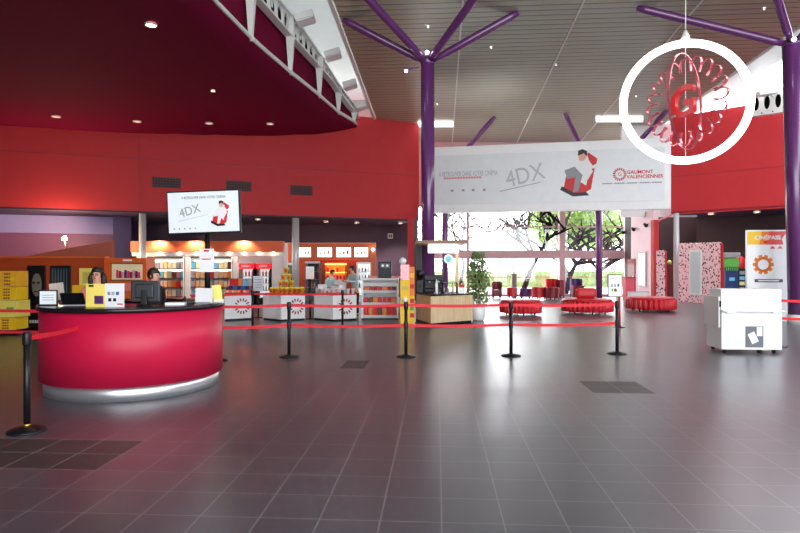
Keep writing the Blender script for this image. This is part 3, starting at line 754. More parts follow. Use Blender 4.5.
# leaflet board
p = on_desk(105, 7.28); s = thing('leaflet_board', 'yellow and white folded information board standing on the desk in front of the seated clerk', 'information board', p, .0)
MB().box(-.235, .0, 0, .012, 0, .285).build('yellow_leaf', PYEL, s); MB().box(.0, .235, 0, .012, .0, .292).build('white_leaf', LACQ, s)
b = MB(); b.box(-.2, -.14, -.004, -.001, .25, .275); b.build('logo', BLACK, s)
MB().box(-.13, -.02, -.004, -.001, .04, .14).build('picture', VINYLP, s)
for k, (x, z, m_) in enumerate(((.05, .17, GRYC), (.1, .17, SILV), (.155, .17, BLUC), (.06, .09, BLACK), (.12, .09, BLACK))): MB().box(x-.018, x+.018, -.004, -.001, z-.02, z+.02).build('picture', m_, s)
MB().box(.15, .22, -.004, -.001, .03, .045).build('print', REDC, s)
# low papers
p = on_desk(176, 7.75); s = tag(MB().box(-.12, .12, -.09, .09, 0, .03, M=Matrix.Rotation(.2, 4, 'Z')).build('paper_stack', LACQ), 'low white stack of papers on the desk right of the black monitor', 'papers'); s.location = p
p = on_desk(189, 7.95); s = thing('desk_phone', 'small black desk phone between papers and white board', 'telephone', p, .3)
MB().box(-.07, .07, -.08, .08, 0, .05, bev=.01).build('body', BLACK, s); MB().tube([(-.05, -.07, .06), (-.055, 0, .085), (-.05, .07, .06)], .018, 8).build('handset', BLACK, s)
# tilted white board
p = on_desk(203.5, 7.93); s = thing('white_board_sign', 'blank white board leaning on the right end of the desk', 'sign', p, -.1)
MB().box(-.12, .12, 0, .012, .02, .21, M=Matrix.Rotation(.05, 4, 'Y')).build('panel', LACQ, s); b = MB(); b.box(-.1, .1, -.03, .07, 0, .025, bev=.005); b.build('foot', GRYC, s)
p = on_desk(219, 8.05); s = thing('yellow_leaflet_rack', 'pale yellow leaflets in a small rack at the right edge of the desk', 'leaflet rack', p, .2)
MB().box(-.07, .05, 0, .02, .03, .25, M=Matrix.Rotation(-.12, 4, 'Y')).build('leaflet', PYEL, s); MB().box(-.09, -.055, .005, .025, .03, .22).build('leaflet', VINYLP, s)
b = MB(); b.box(-.09, .07, -.03, .06, 0, .06, bev=.004); b.build('holder', CASEG, s)
# pole + screen
pp = Vector((XA(207.5, 8.2), 8.2, TOP))
tv = thing('hanging_screen', 'wide black framed advertising screen on a black pole above the reception desk', 'screen', pp)
MB().cyl((0, 0, 0), (0, 0, ZA(228, 8.2)-TOP), .035, n=20).build('pole', BLKM, tv); MB().cyl((0, 0, 0), (0, 0, .02), .09, n=24).build('pole_foot', BLKM, tv)
c_ = P(203.4, 212, 8.1); lc = c_-pp; hw, hh = 37.6*8.1/F, 21.6*8.1/F
M = Matrix.Translation(lc)@Matrix.Rotation(-.07, 4, 'Z')@Matrix.Rotation(-.03, 4, 'Y')@Matrix.Rotation(.03, 4, 'X')
scr = MB().box(-hw, hw, 0, .05, -hh, hh, bev=.006).build('screen_frame', BLACK, tv); scr.matrix_local = M
d = MB().box(-hw+.02, hw-.02, -.003, 0, -hh+.022, hh-.02).build('display', SCREEN, scr)
figure(scr, .26, .1, -.2, -.004)
text('lettering', 'À RETROUVER DANS VOTRE CINÉMA', .05, mat('slate_print', (70, 74, 88), .4), scr, (0.01, -.005, .2), width=.62, ext=.001)
text('lettering', '4DX', .17, GRYC, scr, (-.19, -.005, .02), ry=-.25, width=.3, ext=.002)
MB().tube([(-.36+.06*i, -.004, -.12+.012*i) for i in range(8)], .003, 6).build('swoosh', SILV, scr)
for k in range(5): MB().cyl((-.42+k*.075, -.005, -.22), (-.42+k*.075, -.003, -.22), .012, n=10).build('icon', GRYC, scr)
b = MB(); b.box(-.05, .05, .05, .12, -.25, -.05, bev=.01); b.tube([(-.1, .08, -.3), (-.03, .1, -.27), (0, .09, -.2)], .02, 8); b.build('bracket', BLKM, scr)
s = thing('pole_notice', 'white sheet notice with red print fixed on the black screen pole', 'notice', Vector((XA(206.5, 8.13), 8.13, ZA(272, 8.13))), 0)
MB().box(-.1, .1, 0, .01, 0, .32).build('sheet', LACQ, s); MB().box(-.035, .035, -.003, 0, .28, .305).build('print', REDC, s); MB().box(-.06, .06, -.003, 0, .17, .185).build('print', REDC, s)
# ================================================================ BARRIERS
def stanchion(label, px, Y, gold=False, cassette=True, m=BLKM, h=.985, X=None):
    t = thing('barrier_post', label, 'barrier post', (XA(px, Y) if X is None else X, Y, 0), 0, 'black belt barrier posts')
    MB().lathe([(.178, 0), (.178, .012), (.15, .028), (.05, .045), (.04, .05)], n=36).build('base', m, t)
    MB().cyl((0, 0, .05), (0, 0, h-.12), .031, n=20).build('pole', m, t)
    MB().lathe([(.036, h-.13), (.04, h-.12), (.04, h-.02), (.034, h)], n=20).build('belt_head', m, t)
    if cassette: MB().lathe([(.036, .51), (.04, .52), (.04, .62), (.036, .63)], n=20).build('lower_belt_head', m, t)
    if gold: MB().cyl((0, 0, .05), (0, 0, .075), .037, n=20).build('brass_collar', GOLD, t)
    return t
def belt(a, b, z, label, za=None):
    a, b = Vector((a[0], a[1], za or z)), Vector((b[0], b[1], z)); d = b-a; L = d.length; ang = math.atan2(d.y, d.x)
    pts = []
    mb = MB(); N = 14; prev = None; nrm = Vector((-math.sin(ang), math.cos(ang), 0))*.0015
    for i in range(N+1):
        s = i/N; p = a+d*s-Vector((0, 0, .035*4*s*(1-s)*L/3)); p = p-a
        r_ = [mb.b.verts.new(q) for q in (p+nrm+Vector((0, 0, -.026)), p-nrm+Vector((0, 0, -.026)), p-nrm+Vector((0, 0, .026)), p+nrm+Vector((0, 0, .026)))]
        if prev:
            for k in range(4): mb.b.faces.new((prev[k], prev[(k+1) % 4], r_[(k+1) % 4], r_[k]))
        else: mb.b.faces.new(r_)
        prev = r_
    mb.b.faces.new(prev[::-1])
    o = mb.build('barrier_belt', TAPE); o.location = a
    return tag(o, label, 'belt', 'red barrier belts')
S = {}
def st(key, label, px, Y, **k): S[key] = stanchion(label, px, Y, **k).location.copy()
st('near', 'black barrier post with brass collar, nearest, left of the crimson desk', 27, 5.86, gold=True, cassette=False)
st('a', 'black barrier post in the front row, just right of the crimson desk', 289, 10.58)
st('b', 'black barrier post in front of the yellow sweets dispenser', 406, 10.58)
st('c', 'black barrier post in front of the open lounge, left of the red sofas', 511, 10.7)
st('d', 'black barrier post carrying the small framed sign', 617, 10.94)
st('e', 'thin black barrier post in the back row left of the bucket counter', 252.5, 15.4)
st('f', 'thin black barrier post in the back row before the third white counter', 342.5, 15.6)
st('h', 'black barrier post mostly hidden behind the crimson desk', 0, 10.15, X=-3.15)
st('r', 'black barrier post behind the white cart', 777.5, 11.95)
def bl_(k1, k2, where, zs=(.93, .57)):
    a, c = S[k1], S[k2]; d = (c-a).normalized()*.04
    for z in zs: belt((a+d), (c-d), z, ('upper' if z > .8 else 'lower')+' red belt '+where)
bl_('h', 'a', 'from the crimson desk to the first front row post')
bl_('a', 'b', 'between the post by the desk and the post before the yellow dispenser')
bl_('b', 'c', 'between the dispenser post and the post before the lounge')
bl_('c', 'd', 'running to the post with the small framed sign', (.57,)); belt(S['c'], S['d'], .93, 'upper red belt running to the post with the small framed sign')
bl_('e', 'f', 'of the back row across the bucket counter', (.9,))
belt((-8.5, 9.9, 0), S['h'], .93, 'upper red belt left of the crimson desk, leading behind it'); belt((-8.5, 9.9, 0), S['h'], .57, 'lower red belt left of the crimson desk, leading behind it')
belt((-5.2, 14.6, 0), S['e'], .9, 'red belt of the back row across the first white counter')
belt((S['near'].x+.03, S['near'].y+.02), (dc.x+rp.x-.015, dc.y+rp.y-.01), .905, 'single red belt from the nearest post to the front of the crimson desk', .93)
for z, l_ in ((.93, 'upper'), (.57, 'lower')): belt((S['r'].x+.04, S['r'].y), (10.5, 11.9), z, l_+' red belt running right from behind the white cart')
# sign on post d
c_ = S['d']; s = thing('framed_sign', 'small black framed white sign with pictograms on top of a barrier post', 'sign', (c_.x-.04, c_.y, .985), 0)
MB().box(-.135, .135, -.01, .01, .07, .49, bev=.003).build('frame', BLACK, s); MB().box(-.12, .12, -.013, -.0105, .085, .475).build('sheet', LACQ, s); MB().cyl((.04, 0, 0), (.04, 0, .07), .012, n=10).build('stem', BLACK, s)
for k, (x, z, m_) in enumerate(((-.06, .28, GRYC), (0, .28, GRYC), (.06, .29, BLUC), (-.05, .2, GRNC), (0, .2, BRNC), (.02, .19, ORC))): MB().box(x-.018, x+.018, -.016, -.0132, z-.025, z+.03).build('pictogram', m_, s)
MB().box(-.08, -.02, -.016, -.0132, .41, .42).build('print', REDC, s)
# red post behind it
t = thing('red_barrier_post', 'thin red post on a dark base just right behind the framed sign post', 'barrier post', (XA(619.3, 15.6), 15.6, 0))
MB().lathe([(.15, 0), (.15, .012), (.04, .03)], n=24).build('base', BLKM, t); MB().cyl((0, 0, .03), (0, 0, .85), .035, n=16).build('pole', VINYL, t)
# ================================================================ WHITE CART
cp = Vector((XA(721.5, 11.0), 11.0, 0)); cart = thing('serving_cart', 'white box cart on castors with folded side flap and a poster on its front', 'cart', cp, -TH)
W = 1.09; D = .62
MB().box(0, W, 0, D, .075, .79, bev=.008).build('lower_body', LACQ, cart)
MB().box(0, W, .02, D*.8, .8, 1.2, bev=.008).build('upper_body', LACQ, cart)
MB().box(-.01, W+.02, -.09, .04, .785, .812, bev=.006).build('front_shelf', LACQ, cart)
for x in (.13, .95): MB().box(x-.06, x+.06, -.07, -.002, .765, .785, bev=.004).build('bracket', CHROME, cart)
MB().box(.09, .2, -.096, -.05, .806, .822, bev=.004).build('handle', CHROME, cart)
MB().box(.4, .68, -.085, -.02, .813, .822).build('paper_strip', CRMC, cart)
MB().box(-.035, -.004, .04, D+.05, .48, 1.06, bev=.006).build('side_flap', LACQ, cart)
MB().box(-.02, -.001, .0, .05, .87, .98, bev=.003).build('hinge', BLACK, cart)
b = MB(); pxm = .0185
po = MB().box(.43, .75, -.008, -.001, .12, .51).build('poster', mat('grey_poster', (104, 106, 118), .4), cart)
MB().box(-.07, .06, -.004, 0, -.1, .1, M=Matrix.Translation((.57, -.009, .3))@Matrix.Rotation(-.45, 4, 'Y')).build('poster_sheet', LACQ, po)
MB().box(.63, .73, -.013, -.009, .33, .5).build('poster_sheet', LACQ, po)
for k, (x, y) in enumerate(((.09, .08), (.98, .08), (.73, .12), (.09, D-.08), (.98, D-.08))):
    w = MB().cyl((x-.02, y, .04), (x+.02, y, .04), .038, n=16).build('castor', DARK_, cart); MB().box(x-.025, x+.025, y-.02, y+.02, .045, .08).build('castor_fork', BLKM, w)
# ================================================================ PROMO DISPLAY (right)
Y = 17.4; x0, x1 = XA(748, Y), XA(787, Y); H = ZA(230, Y)
s = thing('promotional_display', 'tall white freestanding display with orange and red header, left of the right purple column', 'display stand', ((x0+x1)/2, Y, 0), -.12)
w = (x1-x0)/2
MB().box(-w, w, 0, .1, 0, H, bev=.01).build('panel', LACQ, s); MB().box(-w*1.0, w*1.0, -.1, .25, 0, .03, bev=.008).build('foot', LACQ, s)
def q(a, c): return (-w+2*w*a, H*c)
MB().plate([q(.02, .985), q(.4, .985), q(.34, .84), q(.02, .84)], -.004, -.001).build('header_print', YEL, s)
MB().plate([q(.36, .985), q(.62, .985), q(.56, .84), q(.3, .84)], -.005, -.001).build('header_print', ORC, s)
MB().plate([q(.55, .985), q(.97, .985), q(.84, .9), q(.88, .84), q(.48, .84)], -.006, -.001).build('header_print', mat('coral_print', (228, 84, 80), .4), s)
text('lettering', 'CINÉPASS', .16, LACQ, s, (0.0, -.009, H*.915), width=w*1.25, ext=.002, bold=.004)
for a in (.55, .73): MB().plate([q(a, .795), q(a+.14, .795), q(a+.07, .825)], -.004, -.001).build('triangle_print', mat('coral_print', (228, 84, 80), .4), s)
MB().plate([q(.38, .88), q(.52, .88), q(.45, .845)], -.009, -.006).build('triangle_print', REDC, s)
b = MB()
for i in range(20):
    a = 2*PI*i/20; b.box(-.05, .05, -.005, -.001, .1, .23+.06*(i % 2), M=Matrix.Translation((-.12, 0, H*.62))@Matrix.Rotation(a, 4, 'Y'))
b.build('burst_print', ORC, s); MB().cyl((-.12, -.007, H*.62), (-.12, -.004, H*.62), .15, n=24).build('burst_centre', LACQ, s)
MB().box(-.36, .42, -.006, -.001, H*.425, H*.46, bev=.002).build('button_print', mat('slate_print', (70, 74, 88), .4), s)
for k in range(1): MB().box(-.26, .32, -.008, -.006, H*.436, H*.449).build('button_text', LACQ, s)
# ================================================================ ENTRANCE PANELS
def speck(label, pxa, Ya, pxb, Yb, z1, thick=.12, z0=0.0):
    a, c = Vector((XA(pxa, Ya), Ya, 0)), Vector((XA(pxb, Yb), Yb, 0)); ang, L = dirlen(a, c)
    t = thing('speckled_panel', label, 'panel', a, ang, 'speckled pink panels at the entrance')
    n = max(2, int(L/.2)); pts = [(0, z0), (L, z0), (L, z1)]
    for k in range(n):
        xx = L-L*(k+.5)/n; r = L/n/2
        for j in range(1, 6): aa = PI*j/6; pts.append((xx+r*math.cos(aa), z1+r*.7*math.sin(aa)))
        pts.append((L-L*(k+1)/n, z1))
    MB().plate(pts, -thick/2, thick/2).build('panel', SPECK, t)
    MB().box(L, L+.05, -thick/2-.01, thick/2+.01, z0, z1).build('edge_strip', VINYL, t)
    return t, L
t, L = speck('wide speckled pink panel with scalloped top and a white framed poster', 679.5, 26.4, 721.5, 24.8, 2.55)
fx0 = L*(691-679.5)/42; fx1 = L*(703.5-679.5)/42
f = MB().box(fx0, fx1, -.1, -.062, .35, 2.3, bev=.01).build('poster_frame', LACQ, t); MB().box(fx0+.06, fx1-.06, -.104, -.101, .42, 2.22).build('poster_sheet', mat('pale_poster', (206, 216, 216), .3), f)
speck('narrow speckled panel with red edge between the lounge and the dark doorway', 656.5, 26.2, 665.5, 26.0, 2.25)
struct('baseboard_right', MB().box(XA(679, 26.6), XA(722, 26.6), 26.65, 26.7, 0, .3), PINKF)
# machines behind
Y = 26.2
s = thing('ticket_machine', 'dark blue upright machine with a green header right of the speckled panel', 'machine', (XA(732, Y), Y, 0), -.05)
MB().box(-.28, .28, 0, .6, 0, 1.55, bev=.02).build('cabinet', NAVY, s); MB().box(-.3, .3, -.02, .6, 1.56, 1.95, bev=.02).build('header', GRNC, s)
b = MB()
for k in range(7): b.box(-.25+k*.08, -.22+k*.08, -.025, -.001, 1.4, 1.55)
b.build('fringe', GRNC, s); MB().box(-.12, .12, -.006, -.001, .95, 1.1).build('logo', LBLUC, s)
MB().box(-.33, .33, -.1, .5, 1.97, 2.2, bev=.03, M=Matrix.Translation((0, 0, 0))@Matrix.Rotation(.0, 4, 'X')).build('hood', GRYC, s)
s = thing('arcade_machine', 'black arcade machine with a red rounded top behind the promotional display', 'machine', (XA(746.5, Y), Y+.2, 0), -.05)
MB().box(-.2, .28, .1, .7, 0, 1.5, bev=.02).build('cabinet', BLACK, s); MB().ball((0.0, .3, 1.7), .3, .8, .6, 1.2, 20).build('rounded_top', VINYL, s)
for k in range(4): MB().box(-.14, .08, .08, .1, .5+k*.24, .66+k*.24).build('lit_window', (GRYC, CRMC, LBLUC, GRYC)[k], s)
s = thing('dark_cabinet', 'dark red cabinet with small lime lamp in the doorway between the speckled panels', 'cabinet', (XA(669.5, 28.4), 28.4, 0))
MB().box(-.2, .2, 0, .4, 0, 1.7, bev=.02).build('cabinet', mat('dark_red_cabinet', (90, 14, 24), .4), s); MB().lathe([(.04, 1.7), (.1, 1.76), (.11, 1.82), (.03, 1.88)], n=16).build('lamp', mat('lime_lamp', (150, 165, 60), .4, emit=(200, 220, 80), es=.05), s)
# side wall: light box, spots, door, small counter
sd = (wb-wa).normalized(); sn = Vector((-abs(sd.y), 0, 0))
def swp(px):
    k = (px-400)/F; tt = (wa.x-k*wa.y)/(k*(wb.y-wa.y)-(wb.x-wa.x)); return wa+(wb-wa)*tt
a, c = swp(639.8), swp(646.8); ang, L = dirlen(a, c)
s = thing('light_box', 'tall glowing white light box on the pale pink side wall', 'light box', a, ang)
MB().box(0, L, -.08, -.002, ZA(286, a.y), ZA(252, a.y), bev=.01).build('case', OFFW, s); MB().box(.08, L-.08, -.085, -.0805, ZA(284, a.y), ZA(254, a.y)).build('diffuser', LITW, s)
a, c = swp(628.5), swp(635.5); ang, L = dirlen(a, c)
d = MB().box(0, L, -.05, 0, 0, ZA(259, a.y)).build('door_1', VINYLD); d.location = a; d.rotation_euler = (0, 0, ang); d['kind'] = 'structure'
MB().box(L*.8, L*.86, -.09, -.05, .95, 1.1).build('door_handle', CHROME, d)
for k, (px, py) in enumerate(((624.5, 232), (635.5, 229), (648, 225))):
    pt = swp(max(px, 625)); z = ZA(py, pt.y)
    s = thing('wall_spotlight', 'black spotlight on the pale side wall, %s' % ('farthest, by the window', 'middle of the three', 'nearest, by the red jamb')[k], 'spotlight', (pt.x-.16, pt.y-.1, z), 0, 'black wall spotlights')
    MB().cyl((0, -.1, -.05), (0, .12, .04), .085, .07, 16).build('housing', BLACK, s); MB().cyl((0, .02, 0), (.16, .06, .05), .02, n=8).build('bracket', BLACK, s)
Y = 27.4; s = thing('pink_cabinet', 'small pink and red cabinet standing beside the dark red door', 'cabinet', (XA(630, Y), Y, 0))
MB().box(-.2, .22, 0, .4, 0, 1.05, bev=.01).build('body', mat('pink_laminate', (226, 84, 104), .4), s); MB().box(-.23, .25, -.03, .42, 1.051, 1.09).build('top', VINYLD, s)
Y = 27.6; s = thing('low_white_bench', 'low white ledge below the glowing light box', 'bench', (XA(644, 26.5), 26.6, 0)); MB().box(-.55, .25, 0, .4, 0, .42, bev=.01).build('body', LACQ, s); MB().box(-.57, .27, -.02, .42, .421, .45).build('top', PINKF, s)
# ================================================================ LOUNGE SEATS
def pouf(label, px, Y, r, back=False):
    t = thing('fluted_sofa', label, 'sofa', (XA(px, Y), Y, 0), 0, 'round fluted red sofas')
    MB().lathe([(r*.94, .08), (r*.96, .1), (r*.97, .4), (r*.9, .44)], n=240, flute=.1, nf=30).build('skirt', VINYL, t)
    MB().lathe([(r*.97, .43), (r, .45), (r*.99, .475), (r*.93, .5), (.02, .51)], n=48).build('seat', VINYL, t)
    for k in range(6):
        a = 2*PI*(k+.5)/6; MB().cyl((r*.72*math.cos(a), r*.72*math.sin(a), 0), (r*.75*math.cos(a), r*.75*math.sin(a), .13), .025, .03, 10).build('leg', BLKM, t)
    if back:
        MB().box(-.36, .36, .0, .22, .5, .86, bev=.1).build('backrest', VINYL, t); MB().box(-.3, .3, -.005, 0.01, .6, .62).build('piping', VINYLD, t)
pouf('round fluted red sofa without backrest, leftmost of three', 520.5, 19.6, .66)
pouf('round fluted red sofa with a red backrest, behind the framed sign', 587, 20.2, .82, True)
pouf('round fluted red sofa before the pale side wall, rightmost of three', 650.5, 21.3, .82)
def armchair(label, px, base, w, m, hb=.42, ht=.7, rz=0):
    Y = CH*F/(base-HOR); Y = min(Y, 30.3)
    t = thing('tub_armchair', label, 'armchair', (XA(px, Y), Y, 0), rz, 'lounge armchairs'); w = w*Y/F/2
    MB().box(-w*.78, w*.78, -w*.8, w*.6, .12, hb, bev=.03).build('seat', m, t)
    n = 14; pts = []
    outer = [(w*math.cos(PI*k/n-0), w*math.sin(PI*k/n)) for k in range(n+1)]; inner = [(w*.78*math.cos(PI*k/n), w*.78*math.sin(PI*k/n)) for k in range(n, -1, -1)]
    MB().prism([(w, -w*.8)]+outer+[(-w, -w*.8), (-w*.78, -w*.8)]+inner+[(w*.78, -w*.8)], .1, ht).build('back_shell', m, t)
    for sx in (-1, 1):
        for sy in (-1, 1): MB().cyl((sx*w*.7, sy*w*.6, 0), (sx*w*.7, sy*w*.6, .11), .02, .03, 8).build('leg', BLKM, t)
armchair('faded red high armchair beside the green plant', 496.5, 298, 10, VINYLG, .42, .82)
armchair('low red tub armchair left of the purple one', 512, 298, 10.5, VINYL, .36, .52, 1.6)
armchair('low purple tub armchair, the only one left of the red cluster', 525.5, 298.5, 11, VINYLP, .36, .5, 2.8)
armchair('red tub armchair at the front left of the red cluster', 538.3, 299.5, 13, VINYL, .38, .6, 2.2)
armchair('dark red tub armchair at the front right of the red cluster', 552.3, 300, 13, VINYLD, .38, .6, 3.4)
armchair('bright red armchair behind the red cluster', 551, 297, 12, VINYL, .5, .95, 0)
armchair('dark red armchair at the window mullion', 560, 298, 8, VINYLD, .5, .9, -1)
armchair('purple and red armchair farther back left of the slim column', 575.5, 297, 11, VINYLP, .5, .95)
armchair('dark red tub armchair left of the slim purple column', 578, 300, 12, VINYLD, .42, .68, 2.9)
s = thing('litter_bin', 'brown square post-like bin between the lounge armchairs and window', 'bin', (XA(514, 30.6), 30.6, 0)); MB().box(-.12, .12, -.12, .12, 0, 1.15, bev=.02).build('body', mat('taupe_metal', (128, 104, 100), .5), s); MB().box(-.14, .14, -.14, .14, 1.151, 1.19, bev=.01).build('lid', BLKM, s)
# ================================================================ COFFEE KIOSK
kp = [Vector((.46, 17.1)), Vector((.82, 15.75)), Vector((2.05, 16.65)), Vector((1.68, 17.75))]
ko = Vector((1.2, 16.8, 0)); K = thing('coffee_kiosk', 'pale wooden coffee kiosk with a dark flat canopy', 'kiosk', ko)
loc = [(p.x-ko.x, p.y-ko.y) for p in kp]; ins = lambda f: [(x*f, y*f) for x, y in loc]
MB().prism(ins(.96), 0, .09).build('plinth', BLKM, K); MB().prism(loc, .091, .815).build('counter_body', BEECH, K); MB().prism(ins(1.03), .816, .85).build('counter_top', BLKM, K)
b = MB(); cyk = 16.9-ko.y
MB().box(XA(415.5, 16.9)-ko.x, XA(464, 16.9)-ko.x, -.75, .85, ZA(244.5, 16.9), ZA(241.5, 16.9)).build('canopy', OAK, K)
MB().box(XA(428, 16.9)-ko.x, XA(457, 16.9)-ko.x, -.3, .1, ZA(253, 16.9), ZA(245.2, 16.9)).build('lit_fascia', LITW, K)
MB().box(XA(415.8, 17.3)-ko.x, XA(421.5, 17.3)-ko.x, .25, .62, .0, ZA(245, 16.9)).build('dark_pillar', mat('blackboard', (44, 46, 52), .6), K)
MB().box(XA(455.5, 17)-ko.x, XA(458.5, 17)-ko.x, .15, .24, .85, ZA(245, 16.9)).build('wooden_post', BEECH, K)
# equipment on it
kt = .85
def kpt(px, Y): return Vector((XA(px, Y), Y, kt))
s = thing('espresso_machine', 'black espresso machine with steel front on the kiosk counter', 'coffee machine', kpt(434, 16.72), .0)
MB().box(-.26, .26, -.0, .34, .04, .12, bev=.01).build('drip_tray', BLACK, s); MB().box(-.26, .26, .17, .36, .12, .5, bev=.02).build('body', BLACK, s); MB().box(-.28, .28, -.02, .36, .36, .52, bev=.02).build('hood', BLACK, s)
for x in (-.13, .13): MB().cyl((x, .06, .36), (x, .06, .28), .035, n=14).build('brew_group', CHROME, s); MB().cyl((x, .06, .3), (x, -.08, .29), .014, n=8).build('portafilter_handle', BLACK, s)
for sx in (-.22, .22):
    for sy in (.04, .3): MB().cyl((sx, sy, 0), (sx, sy, .04), .02, n=8).build('foot', BLACK, s)
s = thing('coffee_grinder', 'black coffee grinder with tall hopper at the left end of the kiosk', 'grinder', kpt(419.8, 16.85))
MB().box(-.1, .1, -.1, .15, 0, .38, bev=.02).build('body', BLACK, s); MB().lathe([(.05, .38), (.12, .52), (.12, .64), (.03, .66)], n=20).build('hopper', BLACK, s); MB().cyl((0, -.1, .2), (0, -.18, .18), .02, n=8).build('spout', BLACK, s)
s = thing('black_rack', 'black open wire rack on the right half of the kiosk counter', 'rack', kpt(450, 16.72), .5)
b = MB()
for sx in (-.24, .24):
    for sy in (0, .22): b.box(sx-.012, sx+.012, sy-.012, sy+.012, 0, .3)
b.build('post', BLACK, s)
for z in (.02, .28): MB().box(-.25, .25, -.01, .23, z, z+.02).build('shelf', BLACK, s)
for k, (dx, m_) in enumerate(((-.15, CRMC), (0, WHITE), (.15, CRMC))):
    o = tag(MB().lathe([(.03, 0), (.042, .1), (.044, .1)], n=14).build('paper_cup', m_), 'stacked paper cup on the black kiosk rack, %s of three' % ('left', 'middle', 'right')[k], 'cup', 'cups on the kiosk rack')
    o.location = Vector(s.location)+Matrix.Rotation(.5, 3, 'Z')@Vector((dx, .1, .04))
for k, (px, Y, h, m_, l_) in enumerate(((436.5, 16.5, .42, LACQ, 'tall white bottle behind the espresso machine'), (453, 16.8, .34, CRMC, 'cream bottle beside the wooden kiosk post'), (461.5, 16.7, .3, WHITE, 'white bottle near the right end of the kiosk'))):
    s = thing('syrup_bottle', l_, 'bottle', kpt(px, Y)); MB().lathe([(.038, 0), (.04, .02), (.04, h*.6), (.015, h*.8), (.015, h*.95)], n=16).build('body', m_, s); MB().cyl((0, 0, h*.95), (0, 0, h), .018, n=10).build('cap', BLACK, s)
s = thing('red_menu_card', 'white card with red top on the right end of the kiosk counter', 'card', kpt(462, 16.5)); MB().box(-.07, .07, 0, .01, 0, .25).build('sheet', LACQ, s); MB().box(-.07, .07, -.003, -.0005, .17, .25).build('red_band', REDC, s)
s = thing('round_sign', 'round white and pale blue sign hung under the kiosk canopy', 'sign', P(448.5, 259, 16.75)); MB().cyl((0, 0, 0), (0, .03, 0), .13, n=32).build('disc', LACQ, s); MB().cyl((0, -.004, 0), (0, -.001, 0), .09, n=28).build('print', LBLUC, s); MB().cyl((0, .015, .12), (0, .015, ZA(245, 16.9)-ZA(259, 16.75)), .006, n=6).build('string', BLACK, s)
# ---- sweets dispenser & pillar left of kiosk
s = thing('sweets_dispenser', 'yellow sweets dispenser with pink clear top behind a barrier post', 'dispenser', (XA(405, 15.8), 15.8, 0))
MB().box(-.13, .13, 0, .24, 0, 1.26, bev=.01).build('cabinet', YEL, s); MB().box(-.08, .08, -.006, -.001, .98, 1.08).build('label_print', mat('olive_print', (206, 190, 90), .5), s); MB().ball((0, -.02, .72), .07, n=14).build('white_globe', LACQ, s); MB().box(-.12, .12, .02, .22, 1.261, 1.66).build('clear_top', ACR, s); MB().box(-.1, .1, .04, .2, 1.265, 1.45).build('sweets', PNKC, s)
MB().lathe([(.04, 1.66), (.1, 1.72), (.09, 1.8), (.02, 1.86)], (-.06, .12, 0), 16).build('white_knob', LACQ, s)
s = thing('striped_pillar_stand', 'narrow orange and yellow stand between the dispenser and the kiosk', 'stand', (XA(412, 16.3), 16.3, 0))
MB().box(-.08, .07, 0, .2, 0, .8, bev=.006).build('lower_panel', YEL, s); MB().box(-.08, .07, 0, .2, .801, 1.6, bev=.006).build('upper_panel', ORC, s)
for k, (z, m_) in enumerate(((.2, REDC), (.4, GRNC), (.6, REDC), (1.0, REDC), (1.3, YEL))): MB().box(-.07, .06, -.012, -.001, z, z+.12).build('pack_print', m_, s)
# ---- plant
s = thing('potted_bush', 'leafy green bush in a white pot right of the coffee kiosk', 'plant', (XA(478, 17.6), 17.6, 0))
MB().lathe([(.15, 0), (.2, .05), (.23, .5), (.2, .52)], n=28).build('pot', LACQ, s)
b = MB()
for k in range(5): a = k*1.25; b.tube([(.03*math.cos(a), .03*math.sin(a), .5), (.1*math.cos(a), .1*math.sin(a), 1.1), (.16*math.cos(a+.3), .16*math.sin(a+.3), 1.75)], .012, 6)
b.build('stem', BARK, s)
def leaves(n, fpos, size, m=None):
    b = MB()
    for _ in range(n):
        p = Vector(fpos()); R = Matrix.Rotation(random.uniform(0, 6.28), 3, 'Z')@Matrix.Rotation(random.uniform(-1.2, 1.2), 3, 'X'); s_ = size*random.uniform(.6, 1.3)
        vs = [b.b.verts.new(p+R@Vector(v)*s_) for v in ((0, 0, 0), (.3, .4, .06), (0, 1, 0), (-.3, .4, .06))]
        b.b.faces.new(vs)
    return b
def fp():
    z = random.uniform(.5, 2.0); r = .34*math.sqrt(random.random())*(1 if z < 1.6 else 1-(z-1.6)*1.3); a = random.uniform(0, 6.28); return (r*math.cos(a), r*math.sin(a), z)
leaves(2300, fp, .1).build('foliage', LEAF, s)
# ================================================================ SHOP COUNTERS
def emblem(parent, px, Yf, fa_, fb_, zc):
    # dashes on a front face between local points fa_, fb_
    ang = math.atan2(fb_[1]-fa_[1], fb_[0]-fa_[0]); L = math.hypot(fb_[0]-fa_[0], fb_[1]-fa_[1])
    k = (px-400)/F
    o = parent.location
    # intersect ray with face line
    dx, dy = fb_[0]-fa_[0], fb_[1]-fa_[1]; ax, ay = fa_[0]+o.x, fa_[1]+o.y
    tt = (ax-k*ay)/(k*dy-dx); c = Vector((fa_[0]+dx*tt, fa_[1]+dy*tt, zc))
    M0 = Matrix.Translation(c)@Matrix.Rotation(ang, 4, 'Z')
    b = MB()
    for i in range(14):
        a = 2*PI*i/14+.2
        b.box(-.02, .02, -.012, -.003, .15, .235, M=M0@Matrix.Rotation(a, 4, 'Y'))
    b.build('emblem', DKRED, parent)
    b = MB(); b.box(-.22, .1, -.01, -.003, -.015, .01, M=M0@Matrix.Translation((-.04, 0, 0))); b.build('emblem_text', PNKC, parent)
